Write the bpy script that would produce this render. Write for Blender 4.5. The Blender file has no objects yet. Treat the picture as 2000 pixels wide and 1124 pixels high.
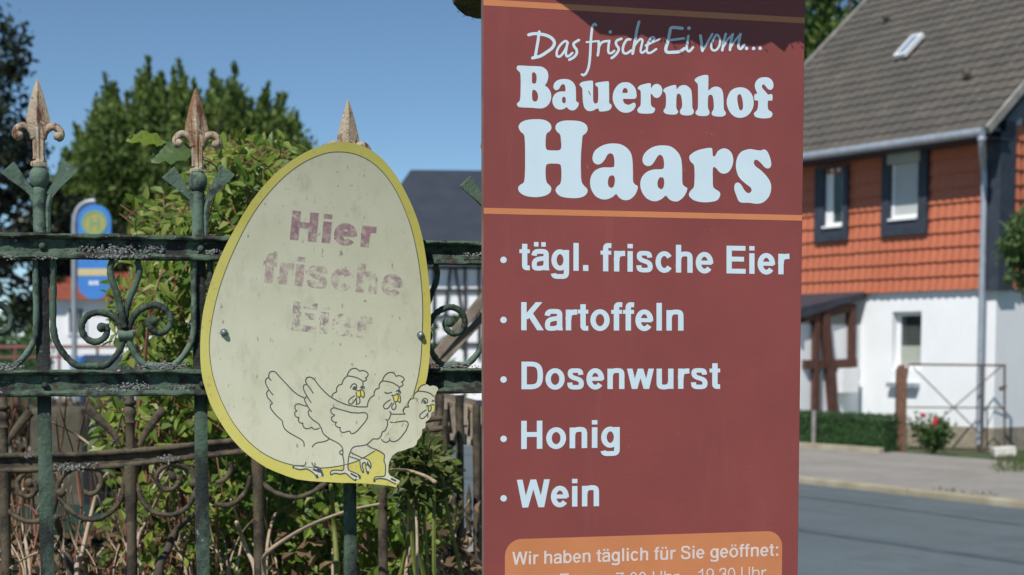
import bpy, bmesh, math, random
import numpy as np
from mathutils import Vector, Matrix
from mathutils.geometry import delaunay_2d_cdt
random.seed(7)
R = math.radians
SC = bpy.context.scene
COL = SC.collection

# ------------------------------------------------------------------ camera
F = 3000.0; PPY = 887.0; HOR = 680.0; EYE = 1.6
PITCH = math.atan((PPY-HOR)/F)
cam_d = bpy.data.cameras.new('camera'); cam = bpy.data.objects.new('camera', cam_d); COL.objects.link(cam)
cam.location = (0, 0, EYE); cam.rotation_euler = (math.pi/2-PITCH, 0, 0)
cam_d.sensor_width = 36; cam_d.lens = 36*F/2000; cam_d.shift_y = (PPY-562)/2000
cam_d.clip_start = 0.05; cam_d.clip_end = 2000
cam_d.dof.use_dof = True; cam_d.dof.focus_distance = 1.98; cam_d.dof.aperture_fstop = 9.3
SC.camera = cam

# ------------------------------------------------------------------ sky, sun, exposure
SUN_EL = R(50); SUN_AZ = R(27)            # sun behind the camera, to its left
W = bpy.data.worlds.new('World'); SC.world = W; W.use_nodes = True
nt = W.node_tree; nt.nodes.clear()
sky = nt.nodes.new('ShaderNodeTexSky'); sky.sky_type = 'NISHITA'; sky.sun_disc = False
sky.sun_elevation = SUN_EL; sky.sun_rotation = R(180)+SUN_AZ; sky.altitude = 200
sky.air_density = 0.6; sky.dust_density = 0.0; sky.ozone_density = 5.5
bg = nt.nodes.new('ShaderNodeBackground'); bg.inputs['Strength'].default_value = 0.12
wo = nt.nodes.new('ShaderNodeOutputWorld')
tint = nt.nodes.new('ShaderNodeMix'); tint.data_type = 'RGBA'; tint.blend_type = 'MULTIPLY'; tint.inputs[0].default_value = 1.0; tint.inputs[7].default_value = (1.03, 1.04, 0.90, 1)
nt.links.new(sky.outputs[0], tint.inputs[6]); nt.links.new(tint.outputs[2], bg.inputs[0]); nt.links.new(bg.outputs[0], wo.inputs[0])
sd = bpy.data.lights.new('sun', 'SUN'); sd.energy = 4.9; sd.angle = R(0.53); sd.color = (1.0, 0.955, 0.89)
sun = bpy.data.objects.new('sun', sd); COL.objects.link(sun); sun.location = (-5, -5, 12)
SUN_DIR = Vector((math.sin(SUN_AZ)*math.cos(SUN_EL), math.cos(SUN_AZ)*math.cos(SUN_EL), -math.sin(SUN_EL)))
sun.rotation_euler = SUN_DIR.to_track_quat('-Z', 'Y').to_euler()
SC.view_settings.view_transform = 'Standard'; SC.view_settings.look = 'None'
SC.view_settings.exposure = 0.0; SC.view_settings.gamma = 1.0
SC.render.engine = 'CYCLES'
SC.cycles.use_denoising = True; SC.cycles.max_bounces = 6; SC.cycles.transparent_max_bounces = 8

# ------------------------------------------------------------------ helpers
FWD = Vector((0, math.cos(PITCH), -math.sin(PITCH))); UP = Vector((0, math.sin(PITCH), math.cos(PITCH)))
CAM = Vector((0, 0, EYE))
def ray(x, y): return FWD + Vector((1, 0, 0))*((x-1000)/F) + UP*(-(y-PPY)/F)
def at(x, y, Y):                       # the point seen at photo pixel x, y that stands Y metres ahead
    d = ray(x, y); return CAM + d*(Y/d.y)
def ground_at(x, y, z=0.0):
    d = ray(x, y); return CAM + d*((z-EYE)/d.z)
class Plane:
    """upright plane: u along, n towards the viewer, z up"""
    def __init__(s, origin, yaw):
        s.o = Vector(origin); s.U = Vector((math.cos(yaw), math.sin(yaw), 0)); s.N = Vector((math.sin(yaw), -math.cos(yaw), 0))
    def pt(s, u, z, n=0.0):
        p = s.o + s.U*u + s.N*n; return Vector((p.x, p.y, z))
    def uz(s, x, y, n=0.0):
        d = ray(x, y); o = s.o + s.N*n
        t = (o-CAM).dot(s.N)/d.dot(s.N); p = CAM + d*t
        return (p-s.o).dot(s.U), p.z
    def px(s, x, y, n=0.0):
        u, z = s.uz(x, y, n); return s.pt(u, z, n)

def tag(o, label=None, cat=None, group=None, kind=None):
    if label: o['label'] = label
    if cat: o['category'] = cat
    if group: o['group'] = group
    if kind: o['kind'] = kind
    return o
def empty(name, loc, label=None, cat=None, group=None):
    o = bpy.data.objects.new(name, None); COL.objects.link(o); o.location = loc; o.empty_display_size = 0.1
    return tag(o, label, cat, group)
def world_loc(o):
    p = Vector((0, 0, 0))
    while o is not None:
        p += Vector(o.location); o = o.parent
    return p
class MB:
    def __init__(s): s.v = []; s.f = []
    def add(s, vs, fs):
        b = len(s.v); s.v.extend([tuple(v) for v in vs]); s.f.extend([tuple(i+b for i in f) for f in fs]); return s
    def quad(s, a, b, c, d): return s.add([a, b, c, d], [(0, 1, 2, 3)])
    def box(s, c, X, Y, Z):             # centre and three half-axis vectors
        c, X, Y, Z = map(Vector, (c, X, Y, Z))
        vs = [c+X*i+Y*j+Z*k for k in (-1, 1) for j in (-1, 1) for i in (-1, 1)]
        fs = [(0, 2, 3, 1), (4, 5, 7, 6), (0, 1, 5, 4), (2, 6, 7, 3), (0, 4, 6, 2), (1, 3, 7, 5)]
        if X.cross(Y).dot(Z) < 0: fs = [f[::-1] for f in fs]
        return s.add(vs, fs)
    def abox(s, x0, x1, y0, y1, z0, z1):
        return s.box(((x0+x1)/2, (y0+y1)/2, (z0+z1)/2), ((x1-x0)/2, 0, 0), (0, (y1-y0)/2, 0), (0, 0, (z1-z0)/2))
    def pbox(s, P, u0, u1, z0, z1, n0, n1):   # box in a Plane's own axes
        c = P.pt((u0+u1)/2, (z0+z1)/2, (n0+n1)/2)
        return s.box(c, P.U*((u1-u0)/2), P.N*((n1-n0)/2), Vector((0, 0, (z1-z0)/2)))
    def beam(s, a, b, w, d, ref=(0, 0, 1)):
        a, b = Vector(a), Vector(b); X = (b-a); L = X.length; X.normalize()
        r = Vector(ref)
        if abs(X.dot(r)) > 0.98: r = Vector((0, 1, 0))
        Yv = X.cross(r).normalized(); Zv = Yv.cross(X).normalized()
        return s.box((a+b)/2, X*(L/2), Yv*(w/2), Zv*(d/2))
    def tube(s, pts, rad, sides=8, cap=True, flat=None):
        """round tube; flat = (axis vector, factor) squashes the section along an axis"""
        pts = [Vector(p) for p in pts]; n = len(pts)
        if n < 2: return s
        rs = rad if isinstance(rad, (list, tuple)) else [rad]*n
        T = []
        for i in range(n):
            t = pts[min(i+1, n-1)]-pts[max(i-1, 0)]
            T.append(t.normalized() if t.length > 1e-9 else Vector((0, 0, 1)))
        ref = Vector((0, 0, 1)) if abs(T[0].z) < 0.9 else Vector((1, 0, 0))
        A = T[0].cross(ref).normalized(); vs = []
        for i in range(n):
            A = (A - T[i]*A.dot(T[i]))
            A = A.normalized() if A.length > 1e-6 else T[i].orthogonal().normalized()
            B = T[i].cross(A)
            for k in range(sides):
                a = 2*math.pi*(k+0.5)/sides
                o = A*math.cos(a)*rs[i]+B*math.sin(a)*rs[i]
                if flat is not None: o = o + flat[0]*(o.dot(flat[0])*(flat[1]-1))
                vs.append(pts[i]+o)
        fs = [(i*sides+k, i*sides+(k+1) % sides, (i+1)*sides+(k+1) % sides, (i+1)*sides+k) for i in range(n-1) for k in range(sides)]
        if cap:
            fs.append(tuple(range(sides))[::-1]); fs.append(tuple((n-1)*sides+k for k in range(sides)))
        return s.add(vs, fs)
    def lathe(s, base, prof, sides=14, X=Vector((1, 0, 0)), Y=Vector((0, 1, 0)), sx=1, sy=1, ph=0):
        """prof: list of (r, dz) going up"""
        base = Vector(base); vs = []
        for r, dz in prof:
            for k in range(sides):
                a = 2*math.pi*k/sides+ph
                vs.append(base + X*(r*sx*math.cos(a)) + Y*(r*sy*math.sin(a)) + Vector((0, 0, dz)))
        n = len(prof)
        fs = [(i*sides+k, i*sides+(k+1) % sides, (i+1)*sides+(k+1) % sides, (i+1)*sides+k) for i in range(n-1) for k in range(sides)]
        fs.append(tuple(range(sides))[::-1]); fs.append(tuple((n-1)*sides+k for k in range(sides)))
        return s.add(vs, fs)
    def ball(s, c, r, seg=8, rings=6, sc=(1, 1, 1)):
        c = Vector(c); vs = [c+Vector((0, 0, r*sc[2]))]; fs = []
        for i in range(1, rings):
            th = math.pi*i/rings
            for k in range(seg):
                a = 2*math.pi*k/seg
                vs.append(c+Vector((r*sc[0]*math.sin(th)*math.cos(a), r*sc[1]*math.sin(th)*math.sin(a), r*sc[2]*math.cos(th))))
        vs.append(c-Vector((0, 0, r*sc[2])))
        for k in range(seg):
            fs.append((0, 1+k, 1+(k+1) % seg))
            for i in range(rings-2):
                a = 1+i*seg
                fs.append((a+k, a+seg+k, a+seg+(k+1) % seg, a+(k+1) % seg))
            a = 1+(rings-2)*seg
            fs.append((a+k, len(vs)-1, a+(k+1) % seg))
        return s.add(vs, fs)
    def extrude(s, outline, vec):       # outline: ordered 3-D points, solid prism along vec
        n = len(outline); o = [Vector(p) for p in outline]; v = Vector(vec)
        return s.add(o+[p+v for p in o], [tuple(range(n))[::-1], tuple(range(n, 2*n))]+[(i, (i+1) % n, n+(i+1) % n, n+i) for i in range(n)])
    def leaf(s, c, d, nrm, L, w, bend=0.25):   # one leaf: six points, folded along the midrib
        d = d.normalized(); sd_ = d.cross(nrm)
        if sd_.length < 1e-6: sd_ = d.orthogonal()
        sd_.normalize(); up = sd_.cross(d)
        m = c+d*(L*0.45)-up*(w*bend*0.3); t = c+d*L-up*(L*bend*0.6)
        a = c+d*(L*0.38)+sd_*(w/2)+up*(w*bend); b = c+d*(L*0.38)-sd_*(w/2)+up*(w*bend)
        a2 = c+d*(L*0.75)+sd_*(w*0.33)+up*(w*bend*.2); b2 = c+d*(L*0.75)-sd_*(w*0.33)+up*(w*bend*.2)
        return s.add([c, a, a2, t, b2, b, m], [(0, 1, 6), (1, 2, 6), (2, 3, 6), (0, 6, 5), (5, 6, 4), (6, 3, 4)])
    def dia(s, c, d, nrm, L, w):         # small far leaf
        d = d.normalized(); sd_ = d.cross(nrm)
        if sd_.length < 1e-6: sd_ = d.orthogonal()
        sd_.normalize()
        return s.add([c, c+d*(L*.5)+sd_*(w/2), c+d*L, c+d*(L*.5)-sd_*(w/2)], [(0, 1, 2, 3)])
    def build(s, name, mat, parent=None, smooth=False, bevel=0, autos=None):
        off = world_loc(parent) if parent is not None else Vector((0, 0, 0))
        org = off
        if parent is None and s.v:      # own origin at the base
            xs = [v[0] for v in s.v]; ys = [v[1] for v in s.v]; zs = [v[2] for v in s.v]
            org = Vector(((min(xs)+max(xs))/2, (min(ys)+max(ys))/2, min(zs)))
        me = bpy.data.meshes.new(name)
        me.from_pydata([(v[0]-org.x, v[1]-org.y, v[2]-org.z) for v in s.v], [], s.f); me.update()
        if smooth: me.polygons.foreach_set('use_smooth', [True]*len(me.polygons))
        me.materials.append(mat)
        o = bpy.data.objects.new(name, me); COL.objects.link(o)
        if parent is None: o.location = org
        else: o.parent = parent
        if bevel:
            b = o.modifiers.new('bevel', 'BEVEL'); b.width = bevel; b.segments = 2; b.limit_method = 'ANGLE'; b.angle_limit = R(40)
        if smooth and autos: me.set_sharp_from_angle(angle=R(autos))
        return o

def rv(s=1.0): return Vector((random.gauss(0, s), random.gauss(0, s), random.gauss(0, s)))
def spline(pts, per=6, closed=False):
    """Catmull-Rom through pts (tuples of any length)"""
    n = len(pts); out = []
    def g(i): return pts[i % n] if closed else pts[max(0, min(n-1, i))]
    for i in range(n if closed else n-1):
        p0, p1, p2, p3 = g(i-1), g(i), g(i+1), g(i+2)
        d = max(1e-9, math.dist(p1, p2)); d0 = max(1e-9, math.dist(p0, p1)); d2 = max(1e-9, math.dist(p2, p3))
        for k in range(per):
            t = k/per; c = []
            for a in range(len(p1)):
                m1 = (p2[a]-p0[a])*d/(d+d0) if d0 > 1e-8 else p2[a]-p1[a]
                m2 = (p3[a]-p1[a])*d/(d+d2) if d2 > 1e-8 else p2[a]-p1[a]
                c.append((2*t**3-3*t*t+1)*p1[a]+(t**3-2*t*t+t)*m1+(-2*t**3+3*t*t)*p2[a]+(t**3-t*t)*m2)
            out.append(tuple(c))
    if not closed: out.append(tuple(pts[-1]))
    return out

# ------------------------------------------------------------------ materials
class NT:
    def __init__(s, name):
        s.m = bpy.data.materials.new(name); s.m.use_nodes = True; s.t = s.m.node_tree; s.t.nodes.clear()
        s.out = s.n('ShaderNodeOutputMaterial'); s.co = s.n('ShaderNodeTexCoord')
    def n(s, k, **kw):
        x = s.t.nodes.new(k)
        for a, b in kw.items(): setattr(x, a, b)
        return x
    def l(s, a, b): s.t.links.new(a, b)
    def noise(s, scale, detail=4, rough=0.55, vec=None, stretch=None):
        x = s.n('ShaderNodeTexNoise'); x.inputs['Scale'].default_value = scale; x.inputs['Detail'].default_value = detail; x.inputs['Roughness'].default_value = rough
        v = vec or s.co.outputs['Object']
        if stretch:
            mp = s.n('ShaderNodeMapping'); mp.inputs['Scale'].default_value = stretch; s.l(v, mp.inputs[0]); v = mp.outputs[0]
        s.l(v, x.inputs['Vector']); return x.outputs['Fac']
    def ramp(s, fac, stops, interp='LINEAR'):
        x = s.n('ShaderNodeValToRGB'); x.color_ramp.interpolation = interp; e = x.color_ramp.elements
        while len(e) < len(stops): e.new(0.5)
        for i, (p, c) in enumerate(stops):
            e[i].position = p; e[i].color = (*c, 1) if len(c) == 3 else c
        s.l(fac, x.inputs[0]); return x.outputs[0]
    def mask(s, fac, lo, hi): return s.ramp(fac, [(lo, (0, 0, 0)), (hi, (1, 1, 1))])
    def mix(s, fac, a, b):
        x = s.n('ShaderNodeMix', data_type='RGBA')
        if isinstance(fac, (int, float)): x.inputs[0].default_value = fac
        else: s.l(fac, x.inputs[0])
        for v, i in ((a, 6), (b, 7)):
            if isinstance(v, tuple): x.inputs[i].default_value = (*v, 1)
            else: s.l(v, x.inputs[i])
        return x.outputs[2]
    def math(s, op, a, b=0.0):
        x = s.n('ShaderNodeMath', operation=op)
        for v, i in ((a, 0), (b, 1)):
            if isinstance(v, (int, float)): x.inputs[i].default_value = v
            else: s.l(v, x.inputs[i])
        return x.outputs[0]
    def bsdf(s, col, rough=0.6, bump=None, bstr=0.3, bdist=0.002, metal=0, spec=0.5, trans=0.0):
        p = s.n('ShaderNodeBsdfPrincipled')
        if isinstance(col, tuple): p.inputs['Base Color'].default_value = (*col, 1)
        else: s.l(col, p.inputs['Base Color'])
        if isinstance(rough, (int, float)): p.inputs['Roughness'].default_value = rough
        else: s.l(rough, p.inputs['Roughness'])
        p.inputs['Metallic'].default_value = metal; p.inputs['Specular IOR Level'].default_value = spec
        if bump is not None:
            b = s.n('ShaderNodeBump'); b.inputs['Strength'].default_value = bstr; b.inputs['Distance'].default_value = bdist
            s.l(bump, b.inputs['Height']); s.l(b.outputs[0], p.inputs['Normal'])
        sh = p.outputs[0]
        if trans:
            tr = s.n('ShaderNodeBsdfTranslucent')
            if isinstance(col, tuple): tr.inputs[0].default_value = (*col, 1)
            else: s.l(col, tr.inputs[0])
            mx = s.n('ShaderNodeMixShader'); mx.inputs[0].default_value = trans
            s.l(sh, mx.inputs[1]); s.l(tr.outputs[0], mx.inputs[2]); sh = mx.outputs[0]
        s.l(sh, s.out.inputs[0]); return s.m
def simple(name, col, rough=0.6, var=0.15, scale=20, bstr=0.15, bdist=0.002, bscale=120, metal=0, spec=0.4):
    t = NT(name); f = t.noise(scale, 5)
    lo = tuple(c*(1-var) for c in col); hi = tuple(min(1, c*(1+var)) for c in col)
    c = t.ramp(f, [(0.3, lo), (0.7, hi)])
    return t.bsdf(c, rough, t.noise(bscale, 3), bstr, bdist, metal, spec)
def leafmat(name, stops, trans=0.3, rough=0.45, clump=1.2, spec=0.35):
    t = NT(name)
    geo = t.n('ShaderNodeNewGeometry')
    f = t.math('ADD', t.math('MULTIPLY', geo.outputs['Random Per Island'], 0.6), t.math('MULTIPLY', t.noise(clump, 2), 0.4))
    return t.bsdf(t.ramp(f, stops), rough, None, trans=trans, spec=spec)

def m_board():
    t = NT('board_red'); a = t.noise(9, 5); w = t.noise(40, 3, stretch=(1, 1, 14))
    c = t.ramp(a, [(0.3, (0.228, 0.057, 0.053)), (0.7, (0.272, 0.067, 0.060))])
    c = t.mix(t.math('MULTIPLY', t.mask(t.noise(30, 5, 0.7, stretch=(1, 1, .12)), 0.56, 0.75), 0.07), c, (0.42, 0.25, 0.22))
    sp = t.mask(t.noise(70, 3), 0.74, 0.76)
    c = t.mix(t.math('MULTIPLY', sp, 0.45), c, (0.40, 0.17, 0.13))
    return t.bsdf(c, 0.42, w, 0.12, 0.001, spec=0.35)
def m_paint(name, paint, dark, rust, light, f_dark=(0.44, 0.60), f_rust=(0.60, 0.68), f_light=(0.63, 0.70), b=0.55, s=1.0, st=1.0):
    t = NT(name)
    c = t.ramp(t.noise(60*s, 4), [(0.3, tuple(x*0.72 for x in paint)), (0.7, paint)])
    c = t.mix(t.mask(t.noise(34*s, 6, 0.65, stretch=(1, 1, st)), *f_dark), c, dark)
    c = t.mix(t.mask(t.noise(75*s, 6, 0.7, stretch=(1, 1, 0.6*st)), *f_rust), c, rust)
    c = t.mix(t.mask(t.noise(110*s, 5, 0.7), *f_light), c, light)
    return t.bsdf(c, 0.62, t.noise(190*s, 6, 0.75), b, 0.0030, spec=0.3)
M = {}
M['board'] = m_board()
M['board_edge'] = simple('board_edge', (0.20, 0.12, 0.10), 0.7, 0.3)
M['white_vinyl'] = simple('white_vinyl', (0.62, 0.75, 0.83), 0.4, 0.03, 30, 0.05)
M['warm_vinyl'] = simple('warm_vinyl', (0.74, 0.62, 0.58), 0.45, 0.05, 60, 0.05)
M['orange_vinyl'] = simple('orange_vinyl', (0.60, 0.225, 0.095), 0.42, 0.06, 15, 0.05)
M['green_paint'] = m_paint('green_paint', (0.088, 0.140, 0.100), (0.022, 0.028, 0.026), (0.060, 0.042, 0.034), (0.24, 0.27, 0.23), (0.45, 0.56), b=1.0, s=.62, st=.5)
M['pale_green_paint'] = m_paint('pale_green_paint', (0.128, 0.195, 0.145), (0.035, 0.050, 0.045), (0.09, 0.06, 0.045), (0.32, 0.33, 0.29), (0.52, 0.62), (0.62, 0.68), (0.65, 0.71))
M['rail_paint'] = m_paint('rail_paint', (0.088, 0.140, 0.096), (0.024, 0.024, 0.024), (0.085, 0.045, 0.035), (0.38, 0.38, 0.36), (0.47, 0.58), (0.60, 0.66), (0.62, 0.68), 0.8)
M['finial_rust'] = m_paint('finial_rust', (0.54, 0.44, 0.32), (0.27, 0.14, 0.075), (0.13, 0.050, 0.028), (0.10, 0.10, 0.11), (0.47, 0.60), (0.53, 0.62), (0.62, 0.67), 0.9, 1.3, .35)
M['dark_iron'] = m_paint('worn_shaded_iron', (0.036, 0.042, 0.042), (0.016, 0.017, 0.018), (0.05, 0.032, 0.026), (0.10, 0.13, 0.11), (0.44, 0.6), (0.60, 0.68), (0.60, 0.70), 1.0, .8)  # paint worn off between the rails, with recess shade added to the colour
M['old_iron'] = m_paint('old_iron', (0.125, 0.102, 0.068), (0.040, 0.032, 0.026), (0.13, 0.075, 0.045), (0.30, 0.29, 0.24), (0.45, 0.6), (0.58, 0.66), (0.68, 0.73), 0.8)
M['lichen'] = simple('lichen', (0.20, 0.205, 0.20), 0.95, 0.6, 260, 0.6, 0.002, 500)
M['bolt'] = simple('bolt', (0.22, 0.26, 0.27), 0.45, 0.3, 200, 0.2, 0.001, 300, 0.6)
M['egg_rim'] = None
def m_rim():
    t = NT('egg_rim'); c = t.ramp(t.noise(14, 5), [(0.3, (0.53, 0.47, 0.10)), (0.7, (0.61, 0.555, 0.155))])
    c = t.mix(t.math('MULTIPLY', t.mask(t.noise(150, 4), 0.60, 0.7), 0.35), c, (0.30, 0.25, 0.10))
    return t.bsdf(c, 0.45, t.noise(300, 3), 0.06, 0.001)
M['egg_rim'] = m_rim()
def egg_base(t):
    c = t.ramp(t.noise(16, 6), [(0.3, (0.545, 0.535, 0.39)), (0.7, (0.61, 0.60, 0.455))])
    c = t.mix(t.math('MULTIPLY', t.mask(t.noise(55, 6, 0.7, stretch=(1, 1, 0.45)), 0.53, 0.72), 0.32), c, (0.27, 0.255, 0.19))
    c = t.mix(t.math('MULTIPLY', t.mask(t.noise(170, 3, 0.6, stretch=(1, 1, 0.5)), 0.66, 0.72), 0.65), c, (0.17, 0.13, 0.09))
    return c
def m_egg():
    t = NT('egg_cream'); return t.bsdf(egg_base(t), 0.5, t.noise(200, 3), 0.06, 0.001, spec=0.35)
M['egg'] = m_egg()
def m_faded(name, col, lo, hi, amt):
    t = NT(name); e = egg_base(t)
    k = t.math('MULTIPLY', t.mask(t.noise(95, 7, 0.75), lo, hi), amt)
    c = t.ramp(t.noise(60, 4), [(0.35, col), (0.7, (col[0]*0.6, col[1]*0.5, col[2]*0.62))])
    return t.bsdf(t.mix(k, e, c), 0.55, t.noise(200, 3), 0.06, 0.001)
M['faded_a'] = m_faded('faded_print_purple', (0.36, 0.20, 0.235), 0.28, 0.52, 0.92)
M['faded_b'] = m_faded('faded_print_pink', (0.41, 0.265, 0.275), 0.36, 0.56, 0.85)
M['faded_c'] = m_faded('faded_print_trace', (0.30, 0.215, 0.23), 0.46, 0.58, 0.85)
M['ink'] = simple('line_ink', (0.075, 0.085, 0.075), 0.5, 0.25, 120, 0.03)
M['ink_blue'] = simple('line_ink_blue', (0.055, 0.075, 0.11), 0.5, 0.25, 120, 0.03)
M['beak'] = simple('beak_yellow', (0.62, 0.55, 0.12), 0.5, 0.1, 90, 0.03)
M['foot'] = simple('foot_white', (0.66, 0.66, 0.60), 0.5, 0.08, 90, 0.03)
def m_moss():
    t = NT('moss'); c = t.ramp(t.noise(45, 6, 0.7), [(0.3, (0.035, 0.04, 0.015)), (0.5, (0.10, 0.10, 0.035)), (0.72, (0.17, 0.15, 0.07))])
    return t.bsdf(c, 0.95, t.noise(160, 5, 0.7), 1.0, 0.006)
M['moss'] = m_moss()
M['weathered_wood'] = simple('weathered_wood', (0.185, 0.15, 0.115), 0.85, 0.4, 25, 0.5, 0.003, 90)
M['post_wood'] = simple('post_wood', (0.16, 0.085, 0.055), 0.85, 0.35, 14, 0.5, 0.01, 30)
def m_render():
    t = NT('white_render'); c = t.ramp(t.noise(1.6, 6, 0.6), [(0.3, (0.765, 0.785, 0.80)), (0.7, (0.83, 0.85, 0.87))])
    c = t.mix(t.math('MULTIPLY', t.mask(t.noise(2.6, 6, 0.7, stretch=(1, 1, .22)), 0.56, 0.74), 0.22), c, (0.52, 0.51, 0.47))
    return t.bsdf(c, 0.88, t.noise(40, 5, 0.6), 0.35, 0.006)
M['white_wall'] = m_render()
M['cream_wall'] = simple('cream_render', (0.62, 0.60, 0.55), 0.85, 0.08, 2.2, 0.25, 0.004, 60)
M['plinth'] = simple('plinth_stone', (0.30, 0.26, 0.20), 0.9, 0.25, 6, 0.4, 0.01, 30)
M['slate_trim'] = simple('slate_trim', (0.033, 0.042, 0.060), 0.6, 0.25, 6, 0.2, 0.004, 40)
M['white_frame'] = simple('white_frame', (0.78, 0.79, 0.80), 0.35, 0.03, 6, 0.03)
M['shutter'] = simple('roller_shutter', (0.47, 0.50, 0.49), 0.5, 0.05, 6, 0.05)
M['shutter_box'] = simple('shutter_box', (0.36, 0.38, 0.33), 0.5, 0.05, 6, 0.05)
M['zinc'] = simple('zinc', (0.36, 0.40, 0.45), 0.42, 0.15, 8, 0.1, 0.002, 60, 0.35)
M['timber'] = simple('timber_brown', (0.085, 0.036, 0.026), 0.75, 0.25, 9, 0.3, 0.004, 40)
M['timber_dark'] = simple('timber_dark', (0.025, 0.024, 0.028), 0.75, 0.25, 9, 0.3, 0.004, 40)
M['rust_steel'] = simple('rusty_steel', (0.10, 0.062, 0.048), 0.8, 0.35, 18, 0.3, 0.003, 80)
M['stone'] = simple('pale_stone', (0.60, 0.58, 0.53), 0.9, 0.15, 12, 0.4, 0.01, 40)
def m_glass():
    t = NT('window_glass'); c = t.ramp(t.noise(1.4, 2), [(0.4, (0.025, 0.035, 0.035)), (0.6, (0.06, 0.075, 0.07))])
    return t.bsdf(c, 0.06, None, spec=0.6)
M['glass'] = m_glass()
M['sky_glass'] = simple('reflecting_skylight_glass', (0.22, 0.29, 0.38), 0.15, 0.05, 4, 0.0, spec=0.7)  # pale blue base colour stands in for the sky's reflection
def m_tiles(name, cols, scale, rough=0.7, sp=None):
    t = NT(name); geo = t.n('ShaderNodeNewGeometry')
    f = t.math('ADD', t.math('MULTIPLY', t.noise(scale, 5, 0.6), 0.7), t.math('MULTIPLY', t.noise(scale*9, 3), 0.3))
    c = t.ramp(f, cols)
    if sp: c = t.mix(t.math('MULTIPLY', t.mask(t.noise(7, 4), 0.62, 0.7), 0.6), c, sp)
    return t.bsdf(c, rough, t.noise(60, 4), 0.3, 0.004)
M['orange_tile'] = m_tiles('orange_clay_tile', [(0.3, (0.41, 0.115, 0.055)), (0.7, (0.49, 0.150, 0.075))], 1.2, 0.55)
M['grey_tile'] = m_tiles('weathered_roof_tile', [(0.3, (0.062, 0.056, 0.049)), (0.5, (0.085, 0.078, 0.068)), (0.7, (0.120, 0.104, 0.084))], 1.9, 0.85, (0.16, 0.15, 0.13))
M['slate_roof'] = m_tiles('slate_roof', [(0.3, (0.026, 0.032, 0.048)), (0.7, (0.042, 0.050, 0.070))], 2.0, 0.55)
M['red_roof'] = m_tiles('red_roof', [(0.3, (0.22, 0.055, 0.030)), (0.7, (0.32, 0.085, 0.045))], 2.0, 0.75)
def m_asphalt():
    t = NT('asphalt')
    c = t.ramp(t.noise(0.55, 5, 0.6), [(0.3, (0.080, 0.104, 0.115)), (0.7, (0.112, 0.145, 0.156))])
    mp = t.n('ShaderNodeMapping'); mp.inputs['Rotation'].default_value = (0, 0, R(-30)); t.l(t.co.outputs['Object'], mp.inputs[0])
    c = t.mix(t.mask(t.noise(1.5, 3, 0.5, mp.outputs[0], (1.6, 0.03, 1)), 0.55, 0.62), c, (0.078, 0.106, 0.122))
    c = t.mix(t.math('MULTIPLY', t.mask(t.noise(2.4, 4, 0.6), 0.70, 0.74), 0.5), c, (0.17, 0.16, 0.15))
    c = t.mix(t.math('MULTIPLY', t.mask(t.noise(55, 3), 0.5, 0.68), 0.30), c, (0.19, 0.20, 0.20))
    c = t.mix(t.math('MULTIPLY', t.mask(t.noise(0.9, 6, 0.7), 0.52, 0.60), 0.35), c, (0.060, 0.074, 0.084))
    return t.bsdf(c, 0.82, t.noise(200, 4), 0.4, 0.004)
M['asphalt'] = m_asphalt()
M['tar'] = simple('tar_seam', (0.076, 0.099, 0.112), 0.6, 0.2, 4, 0.1)
def m_pave():
    t = NT('gravel_pavement')
    c = t.ramp(t.noise(1.1, 6, 0.65), [(0.3, (0.215, 0.200, 0.175)), (0.55, (0.285, 0.270, 0.245)), (0.75, (0.33, 0.315, 0.285))])
    c = t.mix(t.math('MULTIPLY', t.mask(t.noise(2.2, 5), 0.60, 0.68), 0.5), c, (0.12, 0.115, 0.08))
    return t.bsdf(c, 0.95, t.noise(90, 5), 0.6, 0.01)
M['pavement'] = m_pave()
def m_kerb():
    t = NT('kerb_stone')
    c = t.ramp(t.noise(2.6, 5), [(0.3, (0.24, 0.21, 0.14)), (0.7, (0.40, 0.36, 0.27))])
    return t.bsdf(c, 0.9, t.noise(60, 5), 0.6, 0.01)
M['kerb'] = m_kerb()
def m_soil():
    t = NT('garden_ground')
    c = t.ramp(t.noise(0.8, 6), [(0.3, (0.035, 0.05, 0.018)), (0.6, (0.06, 0.085, 0.03)), (0.75, (0.09, 0.085, 0.05))])
    return t.bsdf(c, 0.95, t.noise(40, 5), 0.6, 0.02)
M['ground'] = m_soil()
M['soil'] = simple('bare_soil', (0.055, 0.043, 0.030), 0.95, 0.4, 6, 0.6, 0.02, 30)
M['leaf_bush'] = leafmat('leaf_bush', [(0.1, (0.050, 0.100, 0.018)), (0.35, (0.12, 0.205, 0.030)), (0.65, (0.22, 0.30, 0.050)), (0.9, (0.35, 0.36, 0.09))], 0.42, 0.45, 5)
M['leaf_brown'] = leafmat('leaf_brown', [(0.15, (0.03, 0.035, 0.014)), (0.5, (0.06, 0.058, 0.026)), (0.85, (0.11, 0.085, 0.045))], 0.2, 0.6, 3)
M['leaf_dry'] = leafmat('leaf_dry', [(0.15, (0.07, 0.045, 0.025)), (0.5, (0.15, 0.095, 0.05)), (0.85, (0.27, 0.18, 0.10))], 0.2, 0.7, 3)
M['leaf_pale'] = leafmat('leaf_pale', [(0.2, (0.06, 0.12, 0.045)), (0.8, (0.10, 0.16, 0.05))], 0.35, 0.5, 5)
M['leaf_big'] = leafmat('leaf_tree', [(0.1, (0.028, 0.062, 0.016)), (0.45, (0.082, 0.145, 0.030)), (0.8, (0.18, 0.24, 0.055))], 0.30, 0.5, 0.5)
M['leaf_dark'] = leafmat('leaf_dark', [(0.15, (0.010, 0.017, 0.010)), (0.5, (0.022, 0.034, 0.017)), (0.85, (0.045, 0.060, 0.026))], 0.15, 0.5, 0.5)
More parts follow.
